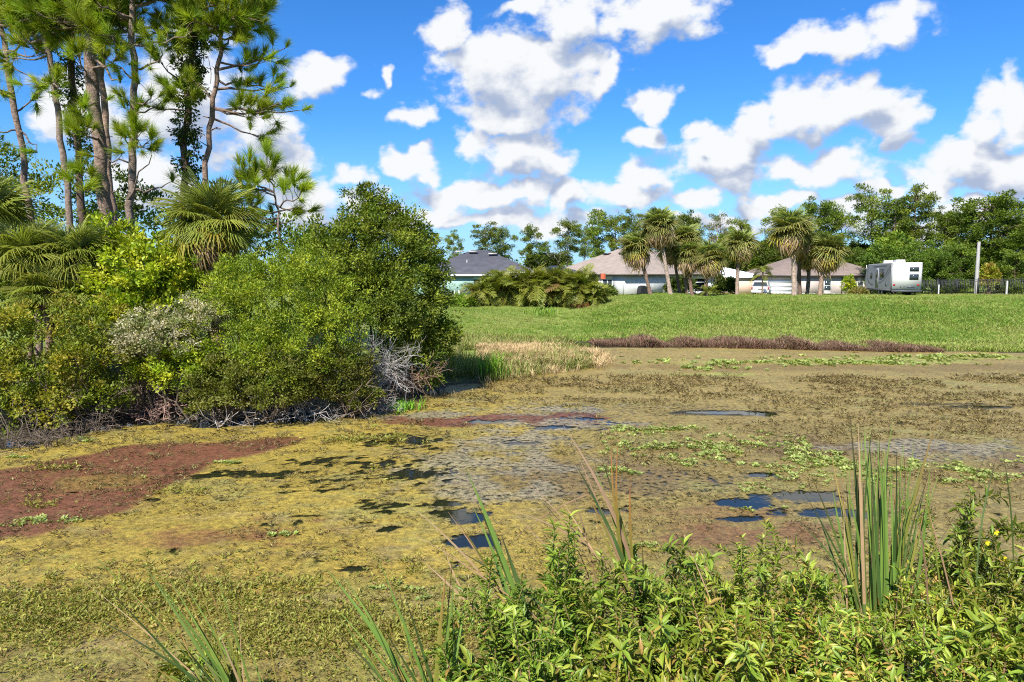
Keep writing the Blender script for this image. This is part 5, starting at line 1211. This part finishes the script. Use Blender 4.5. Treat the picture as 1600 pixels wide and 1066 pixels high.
# green marsh grass on the spit
n = 4200; xg = rng.uniform(-4.5, 3.5, n); yg = rng.uniform(25.5, 41, n); dg = pond_sd(xg, yg); pn = fbm(xg * .6, yg * .6, 93, 3)
k = (dg > -.3) & (pn > .40 + .22 * np.exp(-((xg - c0[0]) / 2.4) ** 2 - ((yg - 32.5) / 3.) ** 2)) & (xg / yg > -.13); xg, yg = xg[k], yg[k]
instancer('marsh_grass', np.stack([xg, yg, np.maximum(ground_z(xg, yg), 0)], 1), rots(rng, len(xg), .2), rng.uniform(.5, 1.15, len(xg)), [tuft(31 + i, 14, .5, .026, .7, [(.15, .19, .05), (.12, .17, .035), (.21, .20, .08)], .14) for i in range(3)])
def reed_clump(label, px, py, n, h, seed, cols, spread, name='reed_clump', w=.03):
    p = gz(px, py); mb = tuft(seed, n, h, w, .55, cols, spread, 'leaf', droop=.2); o = link(name, mb, None, (p[0], p[1], max(0, gz_at(p[0], p[1])))); return tag(o, label, 'reeds' if name == 'reed_clump' else 'weeds')
reed_clump('bright green reed clump at the tip of the grassy spit', 768, 592, 190, 1.15, 41, [(.10, .22, .02), (.14, .27, .03), (.16, .24, .05)], .34)
reed_clump('paler sparse reeds left of the bright green reed clump', 735, 590, 120, 1.2, 42, [(.17, .21, .08), (.14, .19, .06)], .45, w=.02)
reed_clump('bright green weed cushion at the waterline right of the grey dead brush', 630, 640, 170, .35, 43, [(.10, .25, .02), (.14, .30, .03)], .30, 'weed_clump', .035)
reed_clump('green tuft among the tan dry grass near the spit', 850, 512, 130, .8, 44, [(.12, .22, .03), (.15, .24, .04)], .7, 'weed_clump', .04)

# water plants on the mat
def on_mat(n, px, py, rx, ry, gauss=True):
    c = gz(px, py); q = rng.normal(size=(n, 2)) * .5 if gauss else rng.uniform(-1, 1, (n, 2)); x = c[0] + q[:, 0] * rx; y = c[1] + q[:, 1] * ry
    k = (pond_sd(x, y) < -.1) & (open_at(x, y) < .0); return x[k], y[k]
PL, WT = [], []
for (px, py, rx, ry, n) in ((1180, 720, 3.2, 1.4, 420), (1100, 745, 2.4, 1.0, 260), (1060, 700, 2.2, .9, 200), (1010, 672, 1.6, .5, 110), (1300, 720, 2.0, .9, 220), (1540, 735, 2.4, .8, 330), (1440, 748, 1.6, .5, 160), (1250, 690, 2.5, .8, 120),
      (1115, 578, 1.6, .6, 90), (1270, 568, 9, 1.0, 420), (1520, 560, 8, .9, 420), (1020, 860, .35, .12, 60), (1040, 856, .3, .1, 30), (985, 735, 1.2, .4, 60), (1180, 796, .5, .15, 40), (350, 725, .5, .12, 26), (70, 815, .9, .18, 34), (20, 825, .5, .2, 26), (240, 745, .5, .2, 14), (440, 838, .25, .1, 14),
      (600, 930, .5, .25, 50), (640, 950, .6, .3, 70), (830, 690, 1.2, .4, 30), (10, 720, .9, .25, 60), (130, 690, .5, .2, 20), (560, 668, .4, .1, 24)):
    PL.append(np.stack(on_mat(n, px, py, rx, ry), 1))
PLx = np.concatenate(PL); PLx = PLx[fbm(PLx[:, 0] * .9, PLx[:, 1] * 1.6, 98, 3) > .47]; sc = rng.uniform(.6, 1.25, len(PLx)) * np.interp(PLx[:, 1], [6, 14, 30], [.5, .7, 1.5])
PALE = [(.21, .26, .085), (.16, .22, .06), (.26, .29, .12)]
instancer('floating_rosettes', np.column_stack([PLx, np.full(len(PLx), .02)]), rots(rng, len(PLx), .1), sc, [sprig(51 + i, 14, .06, .085, .62, PALE, .03) for i in range(3)])
# leafy alligator weed over the near strip and in sprigs elsewhere
n = 26000; x = rng.uniform(-7.5, 6, n); y = rng.uniform(4.4, 9.6, n) ; pn = fbm(x * 1.1, y * 1.1, 95, 3)
k = (rng.rand(n) < sstep(10.6, 7.2, y + (pn - .5) * 6) * sstep(.48, .74, pn) * .42 + .05) & (pond_sd(x, y) < .2); WT.append(np.stack([x[k], y[k]], 1))
for (px, py, rx, ry, m) in ((150, 950, 2.2, .5, 900), (330, 925, 1.6, .4, 420), (60, 985, 1.3, .5, 420), (450, 970, 1.6, .5, 420), (620, 990, 1.2, .5, 420), (420, 1010, 1.0, .4, 300), (610, 690, 1.2, .5, 130), (640, 735, 1.0, .6, 90), (280, 770, .6, .2, 30), (60, 790, .7, .2, 22), (90, 735, 1.0, .15, 20), (560, 690, 1.4, .4, 60)):
    WT.append(np.stack(on_mat(m, px, py, rx, ry), 1))
W_ = np.concatenate(WT); W_ = W_[open_at(W_[:, 0], W_[:, 1]) < .05]; sc = rng.uniform(.45, 1.2, len(W_)) * np.interp(W_[:, 1], [6, 10, 16], [.72, .9, 1.4])
WCOL = [(.20, .21, .045), (.16, .19, .035), (.25, .24, .07), (.22, .16, .06)]
instancer('alligator_weed', np.column_stack([W_, np.full(len(W_), .015)]), rots(rng, len(W_), .25), sc, [sprig(61 + i, 12, .07, .062, .36, WCOL, .06) for i in range(4)])
# brown litter and stalks everywhere on the mat
n = 30000; x = rng.uniform(-17, 26, n); y = 5 + 22 * rng.rand(n) ** 1.5; k = (pond_sd(x, y) < -.1) & (open_at(x, y) < .0) & (fbm(x * .6, y * .9, 97, 3) > .42) & (np.abs(x) < y * .8 + 1); x, y = x[k], y[k]
LIT = [(.16, .11, .05), (.20, .16, .06), (.26, .23, .09), (.10, .07, .03)]
instancer('floating_litter', np.column_stack([x, y, np.full(len(x), .012)]), rots(rng, len(x), .15), rng.uniform(.5, 1.3, len(x)) * np.interp(y, [6, 14, 26], [.7, 1.1, 1.8]), [sprig(71 + i, 9, .09, .075, .16, LIT, .02, 'straw') for i in range(3)])

# ------------------------------------------------------------------ foreground shrubs
LV = []; LF = []
LV.append((0, 0, 0))
for yy, ww in ((.22, .34), (.5, .5), (.78, .31)):
    for sx_ in (-1, 0, 1): LV.append((sx_ * ww, yy, -.28 * yy * yy + (.10 if sx_ else 0) * ww * 2))
LV.append((0, 1, -.30)); LV = np.array(LV)
LF = [(0, 2, 1), (0, 3, 2), (10, 7, 8), (10, 8, 9)]
for r0_ in (1, 4):
    for c_ in (0, 1): LF += [(r0_ + c_, r0_ + c_ + 1, r0_ + c_ + 4), (r0_ + c_, r0_ + c_ + 4, r0_ + c_ + 3)]
LF = np.array(LF)
LCOL = [(.18, .26, .032), (.145, .225, .025), (.235, .30, .048), (.11, .18, .022)]; LYEL = [(.27, .25, .05), (.28, .19, .06)]
def leaf_mesh(c, w):
    mb = MB(); mb.add(LV * np.array((w, 1, 1)), LF, np.array(c) * (1 - .2 * (np.abs(LV[:, :1]) < .01))); return mb.mesh('leaf', M['leaf_gloss'], True)
LEAFM = [leaf_mesh(c, w) for c, w in zip(LCOL + LYEL[:1], (.26, .22, .30, .24, .28))]
def willow(label, px, pytop, Y, rad, seed, nst=15, llen=.074, group=None, dark=1.0, flowers=(), nobj=150, yel=.05, spikes=(), wide=.26):
    rng = R(seed); x = X(px, Y); x = at(px, pytop, Y)[0]; g = gz_at(x, Y); top = at(px, pytop, Y)[2]; base = np.array((x, Y, g)); H = top - g
    o = thing('primrose_willow', label, 'shrub', base, 0, group)
    st = MB(); P, D, N = [], [], []; tv = rng.uniform(.72, 1.18); lv = rng.uniform(.8, 1.12); llen = llen * lv
    def dress(pts, step, first=.25):
        pts = np.array(pts); L = np.linalg.norm(pts[-1] - pts[0]); m = max(4, int(L / step)); f = np.linspace(first, 1, m) ; q = np.linspace(0, 1, len(pts))
        p = np.stack([np.interp(f, q, pts[:, k]) for k in range(3)], 1); d = norm(np.gradient(p, axis=0)); a = np.arange(m) * 2.4 + rng.uniform(0, 6)
        u = norm(np.cross(d, np.array((.31, .2, .93)))); v = np.cross(d, u); s = u * np.cos(a)[:, None] + v * np.sin(a)[:, None]
        e = np.clip(1.25 - f * .55, .55, 1.1)[:, None]
        P.append(p); D.append(norm(s * e + d * (1.15 - e * .55) + np.array((0, 0, .12)) + rng.normal(size=s.shape) * .34)); N.append(norm(d + np.array((0, 0, .8)) + rng.normal(size=s.shape) * .25))
    for i in range(nst):
        a = i * 2.4 + rng.uniform(-.4, .4); rr = rad * ((i + .5) / nst) ** .5
        tip = np.array((cos(a) * rr, sin(a) * rr, H * (1.0 - .42 * (rr / rad) ** 2) * rng.uniform(.82, 1.04)))
        b0 = np.array((cos(a) * rr * .3, sin(a) * rr * .3, -.05)); mid = (b0 + tip) / 2 + np.array((cos(a), sin(a), 0)) * rad * .18 + rng.normal(size=3) * .09; tip = tip + rng.normal(size=3) * np.array((.09, .09, .03))
        tt = np.linspace(0, 1, 9)[:, None]; C = (1 - tt) ** 2 * b0 + 2 * tt * (1 - tt) * mid + tt ** 2 * tip
        tube(st, C, np.linspace(.010, .003, 9), 4, np.array((.22, .13, .07)) * rng.uniform(.6, 1.2)); dress(C, .0115, .3)
        for k in range(rng.randint(3, 8)):
            f = rng.uniform(.35, .97); p = np.array([np.interp(f, tt[:, 0], C[:, j]) for j in range(3)])
            d = norm(np.array((cos(a), sin(a), .3)) * .5 + rng.normal(size=3) * 1.0 + np.array((0, 0, .3))); l = rng.uniform(.12, .36) * min(1, H)
            e = p + d * l; e[2] = min(e[2], H * 1.03)
            B = [p, (p + e) / 2 + np.array((0, 0, .02)), e]; tube(st, B, [.005, .004, .002], 3, (.2, .16, .06)); dress(B, .008, .1)
    for (sx_, sz) in spikes:
        b0 = np.array((sx_ * .7, 0, H * .5)); e = np.array((sx_, rng.normal() * .05, H + sz)); C = [b0, (b0 + e) / 2, e]; tube(st, C, [.007, .005, .003], 4, (.2, .16, .06)); dress(C, .011, .2)
    st.build('stems', M['twig'], o)
    P, D, N = np.concatenate(P), np.concatenate(D), np.concatenate(N); n = len(P); L = llen * np.clip(rng.lognormal(-.08, .32, n), .4, 1.7)
    # the leaves nearest the lens and the light are objects of their own
    score = np.linalg.norm(P + base - np.array((0, 0, CZ)), axis=1) - L * 6 - P[:, 2] * .5 + rng.rand(n) * .25
    idx = np.argsort(score); big, rest = idx[:nobj], idx[nobj:]
    Sx = norm(np.cross(D, N)); N2 = np.cross(Sx, D)
    for i in big:
        m = Matrix((Sx[i], D[i], N2[i])).transposed(); me = LEAFM[4 if rng.rand() < yel else rng.randint(4)]
        link('leaf', me, o, P[i], m.to_euler(), (L[i],) * 3)
    C_ = np.array(LCOL)[rng.randint(0, 4, len(rest))] * rng.uniform(.6, 1.2, (len(rest), 1)) * dark * tv * np.array((rng.uniform(.85, 1.2), 1, 1)); ye = rng.rand(len(rest)) < yel * 1.4; C_[ye] = np.array(LYEL)[rng.randint(0, 2, ye.sum())]
    f = MB(); scatter(f, LV * np.array((wide, 1, 1)), LF, P[rest], D[rest], N[rest], L[rest], C_); stuff(f.build('foliage', M['leaf_gloss'], o, True))
    for (fx, fy) in flowers:
        c = at(fx, fy, Y - rad * .5) - base; fo = MB(); q_ = .62
        for k in range(4):
            a = k * pi / 2 + .4; d = np.array((cos(a), -.45, sin(a))); s = np.array((-sin(a), 0, cos(a)))
            fo.add([(0, 0, 0), (d * .018 + s * .016) * q_, (d * .034 + s * .010) * q_, (d * .034 - s * .010) * q_, (d * .018 - s * .016) * q_], [(0, 1, 4), (1, 2, 3), (1, 3, 4)])
        link('flower', fo.mesh('flower', M['yellow']), o, c)
    return o
M['yellow'] = mat('yellow', (.80, .62, .02), .6, trans=.2)
GP = 'primrose willows on the near bank'
willow('leafy shrub at the left end of the near thicket beside the two upright green blades', 765, 890, 4.6, .36, 1001, 13, group=GP, yel=.03)
willow('shrub with one tall dark leafy spike standing above it', 862, 838, 4.9, .42, 1002, 16, group=GP, spikes=((.13, .16), (.17, .02), (.02, .06)), yel=.02)
willow('dense bright shrub in front of the bent reddish cattail blades', 965, 856, 4.8, .42, 1003, 16, group=GP, yel=.02)
willow('shrub between the reddish cattail blades and the young sprouting shoots', 1075, 868, 5.0, .38, 1004, 14, group=GP, yel=.05)
willow('shrub with pale sprouting shoots left of the big cattail clump', 1175, 842, 5.0, .38, 1005, 14, group=GP, spikes=((.12, .10), (.03, .06), (-.1, .04)), yel=.06, dark=1.1)
willow('shrub at the foot of the big cattail clump on its left', 1285, 880, 4.7, .38, 1006, 14, group=GP, yel=.08)
willow('front shrub at the bottom edge below the reddish cattail blades', 985, 945, 4.0, .36, 1007, 13, group=GP, yel=.08, llen=.07)
willow('front shrub with a brown bare gap at the bottom edge', 1130, 955, 4.0, .36, 1008, 13, group=GP, yel=.14, llen=.07)
willow('front shrub at the bottom edge under the tall leafy spike', 850, 950, 4.05, .36, 1009, 13, group=GP, yel=.04, llen=.07)
willow('front shrub with yellowing leaves below the big cattail clump', 1270, 950, 4.0, .36, 1010, 13, group=GP, yel=.2, llen=.07, dark=1.1)
willow('broad shrub right at the foot of the big cattail clump', 1440, 900, 4.6, .42, 1011, 15, group=GP, yel=.1, dark=1.1)
willow('dark shrub with yellow flowers at the right edge', 1565, 775, 5.6, .50, 1012, 17, group=GP, flowers=((1556, 832), (1542, 848), (1568, 872)), dark=.8, yel=.02)
willow('low dark shrub left of the one with yellow flowers', 1475, 792, 5.8, .34, 1013, 11, group=GP, dark=.85, yel=.05)
willow('shrub at the right edge under the yellow flowers', 1580, 905, 4.5, .42, 1014, 15, group=GP, yel=.08, dark=1.05)
willow('front shrub at the bottom edge right of the big cattail clump', 1420, 975, 3.9, .36, 1015, 13, group=GP, yel=.12, llen=.07, dark=1.1)
willow('front shrub in the bottom right corner', 1560, 985, 3.85, .38, 1016, 13, group=GP, yel=.06, llen=.07)
willow('small leafy plant among the green blades at the bottom left', 300, 1000, 5.5, .22, 1017, 7, group=GP, nobj=60, yel=0, llen=.085)
willow('small leafy shrub at the bottom edge left of the near thicket', 720, 985, 4.3, .26, 1018, 8, group=GP, nobj=90, yel=.1, llen=.09)

# ------------------------------------------------------------------ cattails and straw
M['blade'] = mat('blade', (1, 1, 1), .42, tint=True, trans=.22, vary=.18, spec=.4, noise=(3, .85, 1.12))
def cattail(label, Y, blades, seed, group='cattail clumps on the near bank', name='cattail', cat='cattail', wk=.82):
    """blades: (foot px, foot py, tip px, tip py, width m, kind, bow) kind g green, d dark, y yellow brown, b brown straw"""
    rng = R(seed); f0 = np.mean([at(b[0], b[1], Y) for b in blades], 0); base = np.array((f0[0], Y, gz_at(f0[0], Y))); o = thing(name, label, cat, base, 0, group)
    K = {'g': ((.135, .215, .04), (.16, .235, .05)), 'd': ((.06, .105, .025), (.035, .04, .018)), 'y': ((.20, .215, .04), (.30, .17, .06)), 'b': ((.36, .23, .13), (.40, .27, .17)), 'r': ((.17, .15, .03), (.33, .13, .04)), 'k': ((.085, .13, .03), (.05, .03, .015))}
    for (fx, fy, tx, ty, w, kd, bow) in blades:
        a = at(fx, fy, Y) - base; b = at(tx, ty, Y + rng.uniform(-.18, .18)) - base; a[1] += rng.normal() * .05
        dz = (b - a) / max(.2, abs(b[2] - a[2])); a = a - dz * max(0, min(.55, a[2] - .02)) * np.array((.35, .2, 1))      # down to the bank
        L = np.linalg.norm(b - a); sd_ = norm(np.cross(b - a, (0, 1., 0))); n = 10; t = np.linspace(0, 1, n)[:, None]
        C = a + (b - a) * t + sd_ * bow * L * (t * t - t) * 1.0
        face = norm(np.array((rng.normal() * .5, -1, rng.normal() * .2))); d = norm(np.gradient(C, axis=0)); S_ = norm(np.cross(d, face)); Nn = np.cross(S_, d)
        ww = wk * w * np.minimum(1, (1 - t) * 2.6 + .05) * (.75 + .25 * np.minimum(1, t * 4)) * .5
        V = np.stack([C - S_ * ww, C + Nn * w * .13, C + S_ * ww], 1).reshape(-1, 3)
        i = np.arange(n - 1)[:, None] * 3; Q = np.concatenate([np.concatenate([i, i + 1, i + 4, i + 3], 1), np.concatenate([i + 1, i + 2, i + 5, i + 4], 1)])
        c0_, c1_ = np.array(K[kd][0]), np.array(K[kd][1]); tt = np.repeat(c0_ + (c1_ - c0_) * sstep(.55, 1, t), 3, 0) * rng.uniform(.85, 1.15)
        mb = MB(); mb.add(V, Q, tt); mb.build('blade', M['blade'], o, True)
    return o
rc = R(55); B = []
for i in range(27): u = rc.choice((.12, .4, .5, .85)) + rc.normal() * .07; B.append((1345 + 60 * u, 965 - rc.rand() * 40, 1322 + 92 * u + rc.normal() * 8, 690 + rc.rand() * 90 - (25 if .2 < u < .6 else 0), rc.uniform(.022, .036), rc.choice(list('gggdgykk')), rc.normal() * .07))
for i in range(15): u = rc.rand(); B.append((1385 + 30 * u, 960 - rc.rand() * 40, 1395 + 75 * u, 690 + rc.rand() * 100, rc.uniform(.018, .03), rc.choice(list('ggydgk')), rc.normal() * .09))
B += [(1350, 900, 1328, 648, .030, 'k', .02), (1352, 900, 1341, 660, .028, 'b', 0), (1355, 900, 1366, 645, .016, 'd', -.1), (1362, 930, 1397, 645, .026, 'g', -.05), (1395, 930, 1468, 645, .028, 'y', -.1), (1400, 940, 1430, 678, .022, 'g', -.04), (1372, 950, 1358, 668, .030, 'g', 0), (1385, 955, 1440, 720, .024, 'g', -.05),
      (1366, 920, 1368, 770, .016, 'b', 0), (1362, 945, 1374, 690, .028, 'g', 0), (1378, 960, 1388, 700, .030, 'd', 0), (1330, 880, 1268, 745, .02, 'k', .1), (1336, 870, 1298, 705, .022, 'y', .05), (1340, 870, 1310, 745, .022, 'y', .04), (1330, 870, 1256, 770, .018, 'd', .12), (1322, 865, 1318, 790, .02, 'b', 0),
      (1326, 860, 1300, 760, .024, 'g', .02), (1340, 868, 1322, 755, .026, 'k', .02), (1312, 860, 1272, 790, .02, 'd', .1), (1310, 860, 1226, 795, .014, 'd', .25), (1420, 850, 1540, 712, .016, 'd', .12), (1402, 850, 1436, 770, .016, 'y', -.3), (1545, 800, 1560, 706, .014, 'k', -.15), (1590, 800, 1566, 700, .012, 'd', .1)]
cattail('tallest cattail clump with many upright green and brown blades right of centre', 4.8, B, 1101, wk=.78)
B = [(1000, 900, 880, 665, .026, 'b', .22), (998, 895, 895, 718, .022, 'd', .12), (1003, 898, 955, 690, .018, 'r', -.18), (1005, 900, 966, 690, .018, 'r', -.22), (1000, 900, 940, 715, .026, 'd', .08), (998, 900, 928, 730, .024, 'g', .1), (1003, 905, 952, 755, .024, 'y', .06), (1000, 905, 910, 760, .022, 'y', .1), (1004, 900, 985, 742, .018, 'r', -.12), (995, 900, 898, 700, .016, 'b', .05), (1004, 895, 1004, 850, .016, 'k', 0), (985, 890, 925, 800, .022, 'y', .05)]
cattail('bent cattail blades turning reddish brown in the middle of the near bank', 5.1, B, 1102, wk=1.25)
B = [(812, 890, 728, 733, .030, 'g', .06), (808, 890, 745, 785, .026, 'd', .06), (800, 885, 762, 828, .026, 'd', .05), (815, 885, 783, 835, .03, 'd', .03), (795, 890, 738, 790, .02, 'g', .1), (790, 890, 716, 860, .016, 'k', .1), (775, 880, 700, 800, .014, 'b', .1), (770, 885, 642, 790, .014, 'b', .15), (765, 880, 643, 833, .012, 'b', .12), (780, 885, 708, 805, .016, 'y', .1), (786, 885, 760, 835, .022, 'd', .02), (720, 905, 660, 876, .014, 'b', .05), (740, 895, 690, 845, .012, 'b', -.3)]
cattail('green cattail blades with pale straw ones leaning left beside the tall leafy spike', 4.9, B, 1103, wk=1.15)
B = [(905, 840, 790, 795, .012, 'b', .35), (880, 830, 800, 795, .010, 'b', -.2), (955, 850, 815, 745, .010, 'b', .1), (940, 845, 880, 785, .012, 'b', .05), (870, 830, 805, 840, .01, 'b', .2), (925, 840, 885, 740, .01, 'b', .08), (900, 845, 838, 775, .009, 'b', .3)]
cattail('dry straw coloured stalks bent over above the middle shrubs', 5.15, B, 1104, wk=1.2, name='dry_stalks', cat='dry stalks')
B = [(402, 1110, 152, 872, .036, 'g', .10), (395, 1105, 218, 872, .030, 'g', .06), (410, 1110, 240, 900, .034, 'g', .08), (415, 1110, 262, 900, .026, 'g', .04), (400, 1100, 150, 965, .024, 'd', .12), (390, 1105, 300, 880, .018, 'y', .03), (425, 1100, 330, 870, .016, 'g', .02), (372, 1100, 205, 1020, .026, 'y', .08), (368, 1090, 322, 1032, .03, 'b', .06), (420, 1100, 280, 900, .022, 'g', .04), (408, 1105, 135, 912, .014, 'b', .1), (430, 1095, 388, 1000, .02, 'g', 0), (380, 1090, 352, 985, .016, 'g', 0), (445, 1095, 415, 975, .012, 'y', .02)]
for i in range(16): fx = 400 + rc.normal() * 22; B.append((fx, 1110, fx - rc.uniform(20, 235), rc.uniform(890, 1035), rc.uniform(.010, .026), rc.choice(list('ggyydb')), rc.normal() * .06 + .06))
cattail('long arching green cattail blades at the bottom left', 4.9, B, 1105, wk=.88)
B = [(690, 1110, 512, 890, .044, 'g', .10), (684, 1105, 540, 905, .036, 'g', .06), (695, 1110, 590, 870, .024, 'g', .05), (688, 1110, 535, 960, .040, 'g', .10), (680, 1105, 525, 985, .030, 'k', .08), (700, 1100, 632, 930, .026, 'd', .03), (697, 1100, 610, 925, .024, 'g', .04), (660, 1100, 495, 995, .012, 'y', .0), (670, 1090, 590, 850, .010, 'y', .05), (640, 1090, 560, 1000, .014, 'y', .05), (655, 1095, 598, 1005, .014, 'b', .08), (650, 1090, 622, 1005, .012, 'b', -.2)]
for i in range(14): fx = 678 + rc.normal() * 18; B.append((fx, 1110, fx - rc.uniform(10, 165), rc.uniform(900, 1040), rc.uniform(.009, .024), rc.choice(list('ggyydb')), rc.normal() * .06 + .05))
cattail('broad green cattail blades leaning left below the pond edge left of the near thicket', 4.6, B, 1106, wk=.88)
B = [(678, 1115, 699, 880, .034, 'y', -.06), (684, 1115, 714, 885, .026, 'g', -.05), (694, 1115, 732, 920, .042, 'g', -.07), (700, 1110, 704, 850, .010, 'k', .05), (690, 1110, 708, 862, .014, 'd', -.04)]
cattail('two upright yellow green blades at the left end of the near thicket', 4.4, B, 1107, wk=.88)
B = [(1330, 1110, 1302, 905, .014, 'b', .04), (1334, 1110, 1312, 940, .012, 'b', -.02), (1128, 1110, 1118, 905, .014, 'k', .0), (1134, 1110, 1125, 925, .014, 'b', .03), (1122, 1110, 1130, 960, .012, 'r', .03), (1520, 920, 1600, 850, .012, 'b', .05), (1500, 985, 1560, 930, .012, 'b', .1), (1440, 850, 1500, 800, .012, 'b', -.1), (1450, 870, 1430, 790, .014, 'b', .1), (1470, 850, 1440, 745, .014, 'y', .05), (1480, 850, 1445, 780, .012, 'b', .05), (1100, 880, 1075, 850, .01, 'b', 0)]
for i in range(26):
    fx = rc.choice([1128, 1300, 1320, 1180, 1475, 1530, 1010, 1390]) + rc.normal() * 14; B.append((fx, 1110, fx + rc.normal() * 40, rc.uniform(880, 1010), rc.uniform(.006, .012), rc.choice(list('bbrk')), rc.normal() * .12))
cattail('dead straw stems sticking out of the near shrubs on the right', 4.55, B, 1108, name='dry_stalks', cat='dry stalks')
